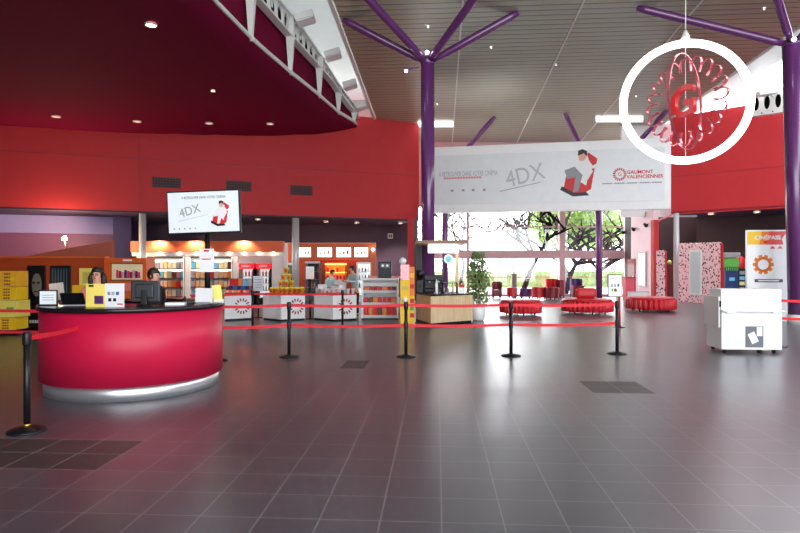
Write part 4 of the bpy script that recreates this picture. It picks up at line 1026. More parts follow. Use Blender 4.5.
def counter(label, pts, H, emb):
    o = Vector((sum(p[0] for p in pts)/len(pts), sum(p[1] for p in pts)/len(pts), 0)); l = [(p[0]-o.x, p[1]-o.y) for p in pts]
    t = thing('display_counter', label, 'counter', o, 0, 'white sales counters')
    MB().prism([(x*.97, y*.97) for x, y in l], 0, .06).build('plinth', BLKM, t); MB().prism(l, .061, H).build('body', LACQ, t); MB().prism([(x*1.02, y*1.02) for x, y in l], H+.001, H+.025).build('top', mat('counter_red_edge', (190, 40, 50), .4), t)
    emblem(t, emb[0], 0, l[emb[1]], l[emb[1]+1], ZA(306.5, 17.4)); return H+.025
def pt(px, Y): return (XA(px, Y), Y)
HA = counter('white sales counter with emblem, nearest the crimson desk, holding red trays', [pt(224.5, 17.25), pt(253, 17.75), pt(253.5, 18.5), pt(226, 18.2)], .74, (242, 0))
HB = counter('white sales counter with emblem under the pile of yellow buckets', [pt(263, 17.75), pt(281, 17.2), pt(305, 17.6), pt(304, 18.4), pt(266, 18.5)], .76, (296.5, 1))
HC = counter('white sales counter with emblem under the white cups, third from the desk', [pt(314, 17.75), pt(333, 17.2), pt(356.5, 17.6), pt(355, 18.3), pt(316, 18.5)], .76, (345.5, 1))
# counter A goods
ordn = ['leftmost', 'second from left', 'third from left', 'fourth from left', 'fifth from left', 'sixth from left', 'seventh from left', 'eighth from left', 'ninth from left', 'tenth from left', 'eleventh from left', 'twelfth from left']
def mname(m): return m.name.replace('_card', '').replace('_', ' ')
protos = {}
def pack(kind, m, dims, loc, label, group, cat, rz=0):
    key = (kind, m.name, dims)
    if key not in protos:
        w, d, h = dims
        o = MB().box(-w/2, w/2, -d/2, d/2, 0, h, bev=min(w, d, h)*.06).build(kind, m); protos[key] = o; new = o
    else:
        new = protos[key].copy(); COL.objects.link(new)
    new.location = loc; new.rotation_euler = (0, 0, rz); return tag(new, label, cat, group)
t = thing('tiered_tray', 'red tiered tray rack on the first white counter', 'tray', (XA(239, 17.9), 17.95, HA))
for k in range(3): MB().box(-.36, .36, -.28+k*.16, -.1+k*.16, k*.09, k*.09+.03).build('tier', VINYLD, t); MB().box(-.36, .36, -.285+k*.16, -.281+k*.16, k*.09, k*.09+.06).build('lip', VINYL, t)
b = MB(); b.box(-.36, -.34, -.2, .24, 0, .2); b.box(.34, .36, -.2, .24, 0, .2); b.build('side', VINYLD, t)
tb = Vector(t.location)
for k in range(8): pack('sweet_packet', (CRMC, PNKC, CRMC, YEL, CRMC, REDC, CRMC, PNKC)[k], (.07, .08, .09), tb+Vector((-.3+k*.085, -.19, .031)), 'small %s packet on the lowest red tray tier, %s' % (mname((CRMC, PNKC, CRMC, YEL, CRMC, REDC, CRMC, PNKC)[k]), ordn[k]), 'packets on the tiered tray', 'packet')
for k in range(5): pack('boxed_sweets', BLUC if k % 2 else NAVY, (.11, .08, .13), tb+Vector((-.25+k*.125, -.03, .121)), '%s box on the middle red tray tier, %s' % (mname(BLUC if k % 2 else NAVY), ordn[k]), 'boxes on the middle tray tier', 'box')
for k in range(5):
    m_ = (REDC, REDC, ORC, LBLUC, SILV)[k]; pack('boxed_sweets', m_, (.12, .08, .26), tb+Vector((-.27+k*.135, .13, .211)), 'tall %s box on the top red tray tier, %s' % (mname(m_), ordn[k]), 'boxes on the top tray tier', 'box')
# buckets
def bucket_mesh():
    return MB().lathe([(.055, 0), (.08, .15), (.083, .15), (.083, .16)], n=20)
bk = thing('popcorn_bucket', '', 'bucket', (0, 0, 0)); bucket_mesh().build('tub', YEL, bk); MB().lathe([(.08, .161), (.07, .185), (.03, .2)], n=16).build('popcorn', PYEL, bk); MB().box(-.03, .03, -.078, -.07, .05, .11).build('label', REDC, bk)
cnt = 0
for row, (n, px0, px1, z, y) in enumerate(((7, 272, 301, 0, 17.75), (7, 273, 302, 0, 17.98), (3, 281, 292, .202, 17.88), (2, 283.5, 289, .404, 17.88), (1, 286.3, 286.3, .606, 17.88))):
    for k in range(n):
        o = bk if cnt == 0 else copy_tree(bk); cnt += 1
        px = px0+(px1-px0)*k/max(1, n-1) if n > 1 else px0
        o.location = (XA(px, y), y, HB+z)
        rl = ('front row of the counter', 'rear row of the counter', 'second tier of the pile', 'third tier of the pile', 'top of the pile')[row]
        tag(o, 'yellow popcorn bucket, %s, %s' % (rl, ordn[k] if n > 1 else 'alone'), 'bucket', 'yellow popcorn buckets')
# cups on C
cupp = MB().lathe([(.04, 0), (.055, .15), (.058, .152), (.058, .16)], n=16).build('paper_cup', LACQ)
for k in range(9):
    m_y = k >= 6; o = cupp if k == 0 else cupp.copy()
    if k: COL.objects.link(o)
    px = (317, 321, 325, 329, 333, 338, 343, 348, 353)[k]; Yk = 17.75 if k != 0 else 17.95
    if px > 330: Yk = 17.65
    o.location = (XA(px, Yk), Yk, HC)
    tag(o, 'white paper cup on the third white counter, %s' % ordn[k], 'cup', 'cups on the third counter')
for k in range(5):
    px = 319+k*4.2; pack('straw_box', (CRMC, YEL, BRNC, YEL, CRMC)[k], (.1, .1, .07), Vector((XA(px, 18.05), 18.05, HC)), 'low %s box behind the cups on the third counter, %s' % (mname((CRMC, YEL, BRNC, YEL, CRMC)[k]), ordn[k]), 'boxes behind the cups', 'box')
# notice stands between the counters
def notice(label, px, Y, py0, py1, w, m=LACQ, m2=None):
    s = thing('notice_stand', label, 'sign', (XA(px, Y), Y, 0)); z0, z1 = ZA(py1, Y), ZA(py0, Y)
    MB().lathe([(.15, 0), (.15, .015), (.03, .03)], n=20).build('base', BLKM, s); MB().cyl((0, .02, .03), (0, .02, z0), .025, n=10).build('pole', BLKM, s); MB().box(-w/2, w/2, 0, .02, z0, z1).build('board', m, s)
    b = MB()
    for k in range(4): b.box(-w*.35, w*.35, -.004, -.001, z0+(z1-z0)*(.2+.18*k), z0+(z1-z0)*(.24+.18*k))
    b.build('print', m2 or GRYC, s)
notice('pale board on a post between the first and second counters', 258, 18.4, 276, 291, .3, mat('pale_blue_board', (214, 220, 232), .5))
notice('white board with pastel print on a post between second and third counters', 310, 18.0, 266.5, 279, .25, LACQ, YEL)
s = tag(MB().box(-.11, .0, -.005, .005, 0, .24, M=Matrix.Rotation(.2, 4, 'Z')).build('menu_card', LACQ), 'folded white card standing at the right of the third counter', 'card'); s.location = (XA(342, 18.0), 18.1, HC)
s = thing('open_menu', 'open white booklet standing behind the third counter boxes', 'booklet', (XA(322.5, 18.25), 18.25, HC)); MB().box(-.14, 0, 0, .008, 0, .27, M=Matrix.Rotation(.2, 4, 'Z')).build('left_page', mat('pale_blue_board', (214, 220, 232), .5), s); MB().box(0, .14, 0, .008, 0, .27, M=Matrix.Rotation(-.2, 4, 'Z')).build('right_page', LACQ, s)
# ---- open display cooler
Y = 17.7; x0, x1 = XA(361.5, Y), XA(398.5, Y); s = thing('open_cooler', 'white open shelf cooler with three rows of red and orange packs', 'display cooler', ((x0+x1)/2, Y, 0)); w = (x1-x0)/2
MB().box(-w, w, 0, .75, .0, .05, bev=.005).build('plinth', BLKM, s); MB().box(-w, w, .6, .75, .051, 1.2, bev=.01).build('back_panel', LACQ, s)
for sx in (-1, 1): MB().prism([(sx*w, 0), (sx*w, .6), (sx*(w-.05), .6), (sx*(w-.05), 0)], .051, 1.1).build('side_panel', LACQ, s)
MB().box(-w, w, .1, .75, 1.2, 1.25, bev=.01).build('top', LACQ, s); MB().box(-w+.05, w-.05, .02, .04, 1.02, 1.12).build('header_strip', GREYP, s)
shz = (.12, .5, .86)
for k, z in enumerate(shz): MB().box(-w+.05, w-.05, .0+k*.06, .6, z-.03, z).build('shelf', LACQ, s); MB().box(-w+.05, w-.05, -.012+k*.06, -.001+k*.06, z-.06, z+.025).build('price_rail', GREYP, s)
for r in range(3):
    for k in range(7):
        m_ = (REDC, ORC, REDC, BRNC, ORC, REDC, REDC)[(k+r*2) % 7]; h = (.24, .17, .13)[r]
        pack('snack_pack', m_, (.12, .12, h), Vector((s.location.x-w+.13+k*.14, Y+.16+.05*r, shz[r]+.001)), '%s snack pack on the %s cooler shelf, %s' % (mname(m_), ('bottom', 'middle', 'top')[r], ordn[k]), 'packs in the open cooler', 'pack')
s2 = thing('coffee_machine', 'black counter coffee machine standing on the open cooler', 'coffee machine', (XA(385, 18), 18.05, 1.251))
MB().box(-.2, .2, 0, .3, 0, .5, bev=.02).build('body', BLACK, s2); MB().box(-.15, .15, -.02, 0, .3, .45, bev=.005).build('front_panel', mat('graphite', (60, 62, 68), .3), s2)
for k in (-.07, .07): MB().cyl((k, -.025, .38), (k, -.02, .38), .035, n=14).build('lit_button', SCREEN, s2)
for k, (dx, w_) in enumerate(((-.36, .12), (.33, .14))): tag(MB().box(-w_, w_, -.08, .08, 0, .06, bev=.01).build('food_tray', PNKC), '%s pale pink tray on top of the open cooler' % ('left', 'right')[k], 'tray', 'trays on the cooler').location = (XA(385, 18)+dx, 18.0, 1.251)
# ================================================================ SHELVING
SY = 24.3
def shelf_unit(label, px0, px1):
    x0, x1 = XA(px0, SY), XA(px1, SY); s = thing('wall_shelf_unit', label, 'shelf', ((x0+x1)/2, SY, 0)); w = (x1-x0)/2
    MB().box(-w, w, .42, .45, 0, 2.0).build('back_panel', LACQ, s)
    for sx in (-1, 1): MB().box(sx*w-.02, sx*w+.02, 0, .42, 0, 2.0).build('side_panel', LACQ, s)
    zs = [.35, .75, 1.12, 1.5, 2.0-.03]
    for z in zs: MB().box(-w+.021, w-.021, .02, .42, z-.03, z).build('shelf', mat('dark_shelf_edge', (70, 60, 66), .4) if z > .9 else mat('red_shelf', (170, 40, 50), .4), s)
    for k in range(2): MB().box(-w+.05, w-.05, .38, .4, zs[2+k]+.3, zs[2+k]+.33).build('strip_light', mat('shelf_strip_light', (255, 240, 220), .3, emit=(255, 236, 206), es=2.5), s)
    return s, w, zs
PEACH = mat('peach_card', (246, 190, 140), .5); ROSE = mat('rose_card', (226, 190, 190), .5)
pal = [CRMC, PNKC, PEACH, CRMC, LBLUC, PEACH, GRYC, CRMC, ORC, ROSE, CRMC, REDC, PEACH, BRNC, ROSE]
for ui, (u0, u1, ul) in enumerate(((146, 183.5, 'left shelf unit'), (190, 231.5, 'right shelf unit'))):
    s, w, zs = shelf_unit('tall white lit wall shelves of packs, '+('left' if ui == 0 else 'right')+' unit behind the desk', u0, u1)
    for r, z in enumerate(zs[:4]):
        n = 9
        for k in range(n):
            m_ = pal[(k*3+r*5+ui*4) % len(pal)]; hh = (.24, .25, .27, .3)[(k+r) % 4]
            if r < 3: hh = min(hh, .27)
            pack('boxed_product', m_, (round(w*2/n-.03, 3), .14, hh), Vector((s.location.x-w+w*2*(k+.5)/n, SY+.16, z+.001)), '%s product on the %s shelf of the %s, %s' % (mname(m_), ('lowest', 'third', 'second', 'top')[r], ul, ordn[k]), 'products on the wall shelves', 'box')
zt = ZA(241, SY)
s = thing('shop_canopy', 'long orange and white lit canopy above the wall shelves', 'canopy', (XA(205, SY), SY-.05, 0))
xa, xb = XA(131, SY)-s.location.x, XA(283, SY)-s.location.x
MB().box(xa, xb, 0, .4, ZA(252, SY), zt, bev=.01).build('orange_header', mat('coral_orange_header', (226, 104, 62), .45), s); MB().box(xa, xb, .12, .5, 2.02, ZA(252, SY)-.001).build('white_band', LACQ, s)
for k, px in enumerate((160, 179, 196, 214, 229, 244, 259, 273)):
    x = XA(px, SY)-s.location.x; l_ = MB().cyl((x, .02, ZA(253.5, SY)), (x, .12, ZA(252, SY)), .035, .045, 12).build('canopy_spot', WARM, s)
for px in (160, 196, 244): light('SPOT', (XA(px, SY), SY-.25, 2.7), 45, (1, .88, .7), .05, (.5, 0, 0), 2.4)
struct('wall_shelf_back', MB().box(XA(128, SY+.6), XA(284, SY+.6), SY+1.4, SY+1.5, 0, 2.6), LACQ)
for k, (a, c) in enumerate(((184, 190), (232, 238), (271, 283))):
    s = tag(MB().box(XA(a, SY)+.03, XA(c, SY)-.03, SY-.08+.1, SY+.35, 0, 2.0).build('white_pilaster', mat('pale_pilaster', (226, 216, 216), .5)), '', 'pilaster', 'white shop pilasters')
    s['label'] = 'white vertical pilaster '+('between the two shelf units', 'between the right shelf unit and the fridges', 'right of the two red headed fridges')[k]
def fridge(label, px0, px1, Y, ztop, header, body=BLACK, hz=.22, bottles=True, short='red headed fridge', glow=True):
    x0, x1 = XA(px0, Y), XA(px1, Y); s = thing('drinks_fridge', label, 'fridge', ((x0+x1)/2, Y, 0), 0, 'glass door drinks fridges'); w = (x1-x0)/2
    MB().box(-w, w, .55, .6, 0, ztop).build('back_panel', body, s)
    for sx in (-1, 1): MB().box(sx*(w-.03)-.03, sx*(w-.03)+.03, 0, .55, 0, ztop).build('side_panel', body, s)
    MB().box(-w, w, -.02, .55, 0, .25).build('base', body, s); MB().box(-w, w, -.04, .55, ztop-hz, ztop).build('header', header, s)
    if header is LITR: MB().box(-w*.6, w*.5, -.044, -.0405, ztop-hz*.68, ztop-hz*.32).build('header_script', LACQ, s)
    MB()  .box(-w+.05, w-.05, .5, .52, .26, ztop-hz-.02).build('inner_light', mat('dark_inner_panel', (96, 92, 98), .4) if not glow else mat('fridge_glow', (240, 244, 250), .4, emit=(255, 250, 240), es=.4), s)
    for k in range(4): z = .27+k*(ztop-hz-.3)/4; MB().box(-w+.06, w-.06, .05, .5, z, z+.02).build('shelf', GREYP, s)
    MB().box(-w+.06, w-.06, -.0, .015, .26, ztop-hz-.01).build('glass_door', CASEG, s); MB().box(w*.7, w*.78, -.04, 0, .7, 1.2).build('door_handle', BLACK, s)
    if bottles:
        for k in range(1, 4):
            z = .27+k*(ztop-hz-.3)/4+.02
            for j in range(4):
                m_ = (REDC, BRNC, PNKC, CRMC)[(j+k) % 4]
                key = ('bottle', m_.name)
                if key not in protos: protos[key] = o = MB().lathe([(.035, 0), (.037, .02), (.037, .14), (.014, .2), (.014, .235)], n=12).build('drink_bottle', m_)
                else: o = protos[key].copy(); COL.objects.link(o)
                o.location = (s.location.x-w*.62+w*1.24*j/3, Y+.2, z+.001)
                tag(o, '%s bottle, %s shelf of %s, %s' % (mname(m_), ('', 'lower', 'middle', 'upper')[k], short, ordn[j]), 'bottle', 'bottles in the fridges')
fridge('left red headed fridge', 238.5, 254.2, 24.6, 1.72, LITR, short='left red headed fridge')
fridge('right red headed fridge', 256, 271, 24.6, 1.72, LITR, short='right red headed fridge')
# menu wall
MY = 26.6
s = thing('menu_bulkhead', 'orange overhead bulkhead holding four lit menu screens', 'bulkhead', (XA(330, MY), MY, 0)); fx = lambda px: XA(px, MY)-s.location.x
MB().box(fx(283), fx(375.5), 0, .5, ZA(260.5, MY), ZA(243.5, MY), bev=.01).build('panel', ORG, s); MB().box(fx(283), fx(375.5), -.02, .5, ZA(243.5, MY)+.001, ZA(242.6, MY)).build('top_edge', mat('pinkish_edge', (214, 150, 130), .5), s)
MB().box(fx(371), fx(376), -.05, .1, 0, ZA(249, MY)).build('right_post', ORG, s); MB().box(fx(283), fx(287), .0, .4, 0, ZA(260, MY)).build('left_post', ORG, s)
for k, (a, c) in enumerate(((299, 311.5), (317, 332.5), (336, 351.5), (354, 368.5))):
    x0, x1 = XA(a, MY), XA(c, MY)
    t = thing('menu_screen', 'lit white menu screen above the counters, %s of four' % ('leftmost', 'second', 'third', 'rightmost')[k], 'screen', ((x0+x1)/2, MY-.03, ZA(257.5, MY)), 0, 'lit menu screens'); w = (x1-x0)/2; h = 10.5*MY/F
    MB().box(-w, w, -.03, .02, 0, h, bev=.004).build('frame', BLACK, t); MB().box(-w+.02, w-.02, -.034, -.0305, .02, h-.02).build('display', MENU, t)
    for j, m_ in enumerate(((GRYC, BLACK, GRYC), (PNKC, CRMC, PNKC), (GRYC, REDC, BRNC), (GRNC, PNKC, CRMC))[k]): MB().box(-w*.6+j*w*.5, -w*.35+j*w*.5, -.038, -.0345, h*.3, h*.3+h*(.15+.12*j)).build('menu_print', m_, t)
struct('wall_menu', MB().box(XA(283, 27.6), XA(374, 27.6), 27.6, 27.7, 0, 2.4), mat('rust_wall', (150, 62, 30), .5))
fridge('grey framed fridge below the second menu screen', 305, 320, 26.6, 1.82, GREYP, mat('grey_fridge', (120, 116, 120), .4), .1, short='grey fridge', glow=False)
fridge('white fridge below the rightmost menu screen', 356.5, 371, 26.4, 1.78, LACQ, LACQ, .08, short='white fridge')
fridge('dark fridge left of the slim steel column', 287.5, 292, 26.2, 1.75, GREYP, BLKM, .1, False)
s = thing('hot_food_display', 'orange lit hot food display with a glowing top below the menus', 'food display', (XA(335, 25.6), 25.6, 0)); fx = lambda px: XA(px, 25.6)-s.location.x
MB().box(fx(325), fx(345.5), 0, .5, 0, 1.0, bev=.01).build('base', LACQ, s); MB().box(fx(325), fx(345.5), .45, .5, 1.0, 1.75).build('back_panel', ORC, s); MB().box(fx(325), fx(345.5), 0, .5, 1.65, 1.72).build('top_shelf', LITO, s); MB().box(fx(325), fx(345.5), .05, .45, 1.3, 1.33).build('middle_shelf', LITO, s)
for k in range(2): MB().box(fx(325)+k*(fx(345.5)-fx(325)-.03), fx(325)+.03+k*(fx(345.5)-fx(325)-.03), 0, .45, 1.0, 1.65).build('side_post', ORG, s)
for r in range(2):
    for k in range(6):
        m_ = (YEL, BRNC, ORC)[(k+r) % 3] if r else (VINYLP, DKRED, REDC)[k % 3]
        pack('snack_box', m_, (.1, .1, .2), Vector((s.location.x+fx(327.3)+k*.14, 25.8, (1.001, 1.331)[r])), '%s snack box in the orange lit display, %s row, %s' % (mname(m_), ('lower', 'upper')[r], ordn[k]), 'boxes in the hot food display', 'box')
# wall socket plate and orange lamp
s = thing('wall_frame', 'small grey framed plate high on the aubergine wall', 'wall plate', P(390.3, 236, 30.2)); MB().box(-.13, .13, 0, .05, -.13, .13, bev=.01).build('frame', GREYP, s); MB().box(-.09, -.015, -.005, -.001, -.08, .08).build('window', AUB, s); MB().box(.015, .09, -.005, -.001, -.08, .08).build('window', AUB, s)
s = thing('orange_lamp', 'small glowing lamp at the right end of the menu bulkhead', 'lamp', P(373, 249.5, 26.5)); MB().ball((0, 0, 0), .07, n=12).build('bulb', WARM, s); MB().cyl((0, .02, 0), (0, .09, 0), .03, n=8).build('mount', ORG, s)
# ================================================================ LEFT ORANGE PARTITION + displays
OY = 14.9
struct('wall_partition', MB().box(XA(-60, OY), XA(105, OY), OY, OY+.2, .0, ZA(258, OY)), DORG)
struct('baseboard_left', MB().box(XA(-60, OY), XA(105, OY), OY-.03, OY-.001, 0, .1), BLACK)
struct('trim_11', MB().box(XA(-60, OY), XA(105, OY), OY-.02, OY+.22, ZA(258, OY)+.001, ZA(258, OY)+.04), ORG)
s = thing('sweets_gondola', 'orange display cabinet with a window of pink sweets behind the clerk', 'display cabinet', (XA(125.5, 14.2), 14.2, 0)); fx = lambda px: XA(px, 14.2)-s.location.x
MB().box(fx(104), fx(146.5), 0, .5, 0, ZA(258, 14.2), bev=.01).build('cabinet', ORG, s); MB().box(fx(112), fx(142.5), -.01, -.001, ZA(279.5, 14.2), ZA(264, 14.2)).build('window_back', CRMC, s)
MB().box(fx(110.5), fx(143.5), -.03, -.001, ZA(264, 14.2), ZA(262.5, 14.2)).build('window_frame', OAK, s); MB().box(fx(110.5), fx(143.5), -.03, -.001, ZA(281, 14.2), ZA(279.5, 14.2)).build('window_frame', OAK, s)
for k in range(9): MB().box(fx(117+k*2.7), fx(119+k*2.7), -.04, -.011, ZA(278, 14.2), ZA(270+(k % 3), 14.2)).build('candy_tube', (mat('magenta_candy', (214, 40, 110), .4), DKRED, PNKC, VINYLP)[k % 4], s)
for k in range(4): MB().box(fx(112), fx(142), -.02, -.001, ZA(284.5+k*2, 14.2), ZA(283.6+k*2, 14.2)).build('stripe', PNKC, s)
text('lettering', 'Candy', .12, LACQ, s, (0, -.004, ZA(260.3, 14.2)), ext=.002)
bpy.data.objects.remove([o for o in s.children if o.name.startswith('lettering')][0])
MB().box(fx(123), fx(132), -.005, -.001, ZA(261, 14.2), ZA(259.5, 14.2)).build('header_print', LACQ, s)
# dark posters on the partition
def poster(label, px0, px1, py0, py1, kind):
    Y = OY-.06; x0, x1 = XA(px0, Y), XA(px1, Y); s = thing('film_poster', label, 'poster', ((x0+x1)/2, Y, ZA(py1, Y)), 0, 'dark posters on the orange partition'); w = (x1-x0)/2; h = ZA(py0, Y)-ZA(py1, Y)
    MB().box(-w, w, 0, .05, 0, h, bev=.004).build('board', mat('poster_black', (18, 22, 26), .3), s)
    if kind == 0:
        MB().plate([(w*.55*math.cos(a)+.02, h*.68+h*.19*math.sin(a)) for a in [2*PI*i/20 for i in range(20)]], -.004, -.001).build('pale_shape', mat('ashen_print', (120, 112, 98), .5), s)
        b = MB(); b.box(-w*.4, -w*.1, -.006, -.0041, h*.7, h*.73); b.box(w*.12, w*.42, -.006, -.0041, h*.7, h*.73); b.box(-w*.2, w*.3, -.006, -.0041, h*.56, h*.575); b.build('dark_shape', BLACK, s)
        for k in range(5): MB().box(-w*.7+k*w*.28, -w*.5+k*w*.28, -.004, -.001, h*.05, h*.1).build('title_print', GREYP, s)
    else:
        for k in range(6): MB().box(-w*.8+k*w*.28, -w*.68+k*w*.28, -.004, -.001, h*(.25+.05*(k % 3)), h*.95).build('streak_print', mat('steel_blue_print', (70, 92, 108), .4), s)
poster('tall dark poster with a pale oval shape on the orange partition', 27, 45, 265.5, 326, 0)
poster('dark poster with vertical blue streaks behind the tablet sign', 50, 70, 265.5, 326, 1)
s = thing('yellow_wall_card', 'square yellow card on the orange partition left of the clerk', 'card', (XA(89, OY-.08), OY-.08, ZA(288, OY))); MB().box(-.25, .25, 0, .05, 0, .5, bev=.004).build('board', PYEL, s); MB().box(-.16, .1, -.004, -.001, .12, .4).build('print', mat('olive_print', (206, 190, 90), .5), s)
s = thing('low_yellow_card', 'lower yellow card on the orange partition behind the laptop', 'card', (XA(80, OY-.1), OY-.1, ZA(330, OY))); MB().box(-.2, .24, 0, .05, 0, ZA(285, OY)-ZA(330, OY), bev=.004).build('board', YEL, s)
# yellow popcorn stack at far left
Y = 13.9; s = thing('yellow_cardboard_stack', 'stack of yellow boxes with dark red dot patterns at the left edge', 'display stack', (XA(3, Y), Y, 0)); fx = lambda px: XA(px, Y)-s.location.x
RD = mat('maroon_dots', (140, 26, 60), .5)
lv = [(330, 318), (317.6, 300.5), (300.2, 287), (286.7, 271)]
for k, (a, c) in enumerate(lv):
    z0, z1 = max(0.0, ZA(a, Y)), ZA(c, Y); xr = fx((15, 17, 15, 15)[k]); bb = MB().box(fx(-20), xr, .02*k, .5, z0, z1-.004, bev=.005).build('carton', (YEL, PYEL, YEL, mat('amber_card', (238, 176, 44), .5))[k], s)
    if k in (0, 2, 3):
        b = MB(); n_ = 4
        for i in range(3):
            for j in range(4): b.cyl((fx(3.2+i*2.3), .02*k-.006, z0+(z1-z0)*(.15+.22*j)), (fx(3.2+i*2.3), .02*k-.001, z0+(z1-z0)*(.15+.22*j)), .022, n=8)
        b.build('dot_print', RD, bb)
    MB().box(fx(6), fx(13), .02*k-.006, .02*k-.001, z0+(z1-z0)*.4, z0+(z1-z0)*.6).build('print', GRNC if k == 1 else YEL, bb)
MB().box(fx(-20), fx(15), -.02, .5, ZA(335, Y) if False else 0, .05).build('plinth', BLACK, s)
# sconce
sp = P(64.5, 238.5, 22.5)
s = thing('wall_lamp', 'bright round wall lamp shining above the orange ramp', 'lamp', sp); MB().ball((0, 0, 0), .085, n=16).build('bulb', mat('bright_warm_bulb', (255, 240, 200), .3, emit=(255, 222, 150), es=26), s); MB().cyl((0, .05, -.05), (0, .1, -.45), .03, n=8).build('bracket', BLKM, s)
light('POINT', sp+Vector((0, -.25, -.1)), 260, (1, .75, .45), .08)
light('AREA', P(50, 233, 24.0)+Vector((0, -.6, .5)), 7, (.75, .7, 1), 7, (PI/2+.5, 0, 0.1), sy=.3)
# ================================================================ PEOPLE
def person(label, X, Y, rz, H, shirt, trousers, hairm, lean=0, arm='down', long_hair=False, glasses=False):
    t = thing('person', label, 'person', (X, Y, 0), rz)
    k = H/1.7
    def V(x, y, z):                  # faces -y ; lean bends the trunk forward
        if z > .92:
            dz = z-.92; y = y-dz*math.sin(lean); z = .92+dz*math.cos(lean)
        return Vector((x, y, z))*k
    def skin(name, verts, edges, m, root=0, sub=2):
        me = bpy.data.meshes.new(name); me.from_pydata([v for v, r in verts], edges, []); me.update()
        o = bpy.data.objects.new(name, me); COL.objects.link(o)
        md = o.modifiers.new('k', 'SKIN'); md.use_smooth_shade = True
        if not me.skin_vertices: me.attributes
        for i, (v, r) in enumerate(verts):
            rr = r if isinstance(r, tuple) else (r, r); me.skin_vertices[0].data[i].radius = (rr[0]*k, rr[1]*k)
        me.skin_vertices[0].data[root].use_root = True
        s_ = o.modifiers.new('s', 'SUBSURF'); s_.levels = sub; s_.render_levels = sub
        dg = bpy.context.evaluated_depsgraph_get(); ev = o.evaluated_get(dg); m2 = bpy.data.meshes.new_from_object(ev)
        o.modifiers.clear(); o.data = m2; m2.materials.clear(); m2.materials.append(m)
        for p_ in m2.polygons: p_.use_smooth = True
        o.parent = t; return o
    # skeleton
    hands = {}
    def armpts(s):
        sh = (s*.18, 0, 1.4)
        if arm == 'down': return [sh, (s*.24, .02, 1.12), (s*.25, -.06, .87)]
        if arm == 'desk': return [sh, (s*.24, -.02, 1.13), (s*.17, -.27, 1.13)]
        return [sh, (s*.25, -.1, 1.18), (s*.1, -.34, 1.22)]
    vs = [(V(0, 0, .95), (.13, .1)), (V(0, 0, 1.12), (.115, .09)), (V(0, 0, 1.3), (.15, .1)), (V(0, .005, 1.42), (.1, .075)), (V(0, -.005, 1.5), .052), (V(0, -.02, 1.56), (.06, .07)), (V(0, -.02, 1.62), (.075, .092)), (V(0, -.012, 1.67), (.055, .07))]
    es = [(0, 1), (1, 2), (2, 3), (3, 4), (4, 5), (5, 6), (6, 7)]
    for s_ in (-1, 1):
        a = armpts(s_); i = len(vs); vs += [(V(*a[0]), .052), (V(*a[1]), .04), (V(*a[2]), (.026, .03))]; es += [(2 if False else 3, i), (i, i+1), (i+1, i+2)]
        j = len(vs); vs += [(V(s_*.09, 0, .86), .085), (V(s_*.1, -.01, .48), .055), (V(s_*.1, .02, .08), .036), (V(s_*.11, -.12, .035), .03)]; es += [(0, j), (j, j+1), (j+1, j+2), (j+2, j+3)]
        wr = V(*a[2]); el = V(*a[1]); d = (wr-el).normalized(); side = Vector((-s_, 0, 0)); side = (side-d*side.dot(d)).normalized(); nrm = d.cross(side)
        hands[s_] = (wr, d, side, nrm)
        i2 = len(vs); vs += [(wr+d*.07*k, (.034, .018))]; es += [(i+2, i2)]
    body = skin('body', vs, es, SKIN)
    for s_, (wr, d, side, nrm) in hands.items():
        for f in range(4):
            b0 = wr+d*.08*k+side*(f-1.5)*.019*k; L = (.065, .078, .072, .055)[f]*k
            MB().tube([b0, b0+d*L*.5+nrm*.004, b0+d*L*.85+nrm*.018*k, b0+d*L+nrm*.03*k], .009*k, 8, radii=[.0095*k, .009*k, .008*k, .006*k]).build('finger', SKIN, body)
        b0 = wr+d*.035*k+side*.028*k; MB().tube([b0, b0+side*.025*k+d*.02*k, b0+side*.032*k+d*.05*k], .01*k, 8, radii=[.012*k, .01*k, .008*k]).build('thumb', SKIN, body)
    # clothes
    sv = [(V(0, 0, .93), (.155, .125)), (V(0, 0, 1.12), (.14, .112)), (V(0, 0, 1.3), (.168, .12)), (V(0, .005, 1.42), (.115, .088))]; se = [(0, 1), (1, 2), (2, 3)]
    for s_ in (-1, 1):
        a = armpts(s_); i = len(sv); sv += [(V(*a[0]), .066), (V(*a[1]), .054), (V(*[a[1][q]+(a[2][q]-a[1][q])*.8 for q in range(3)]), .04)]; se += [(3, i), (i, i+1), (i+1, i+2)]
    skin('shirt', sv, se, shirt)
    tv_ = [(V(0, 0, .95), (.15, .12)), (V(0, 0, .9), (.15, .12))]; te = [(0, 1)]
    for s_ in (-1, 1):
        j = len(tv_); tv_ += [(V(s_*.09, 0, .84), .1), (V(s_*.1, -.01, .48), .07), (V(s_*.1, .02, .1), .055)]; te += [(1, j), (j, j+1), (j+1, j+2)]
    skin('trousers', tv_, te, trousers)
    for s_ in (-1, 1): MB().ball(Vector((s_*.105, -.05, .045))*k, .05*k, 1, 2.5, .85, 12).build('shoe', BLKF, t)
    hcn = V(0, -.012, 1.63)
    b = MB().ball(hcn+Vector((0, .015, .018))*k, .1*k, .88, 1.02, 1.02, 20)
    for v in list(b.b.verts):        # open the face
        r = v.co-hcn
        if r.y < -.045*k and r.z < .045*k: v.co = v.co+Vector((0, .06*k, 0))
    b.build('hair', hairm, t)
    if long_hair:
        for s_ in (-1, 1): MB().tube([hcn+Vector((s_*.075, .01, .03))*k, hcn+Vector((s_*.098, .01, -.05))*k, hcn+Vector((s_*.09, .02, -.16))*k, hcn+Vector((s_*.06, .02, -.22))*k], .03, 10, radii=[.02*k, .04*k, .045*k, .015*k]).build('hair_lock', hairm, t)
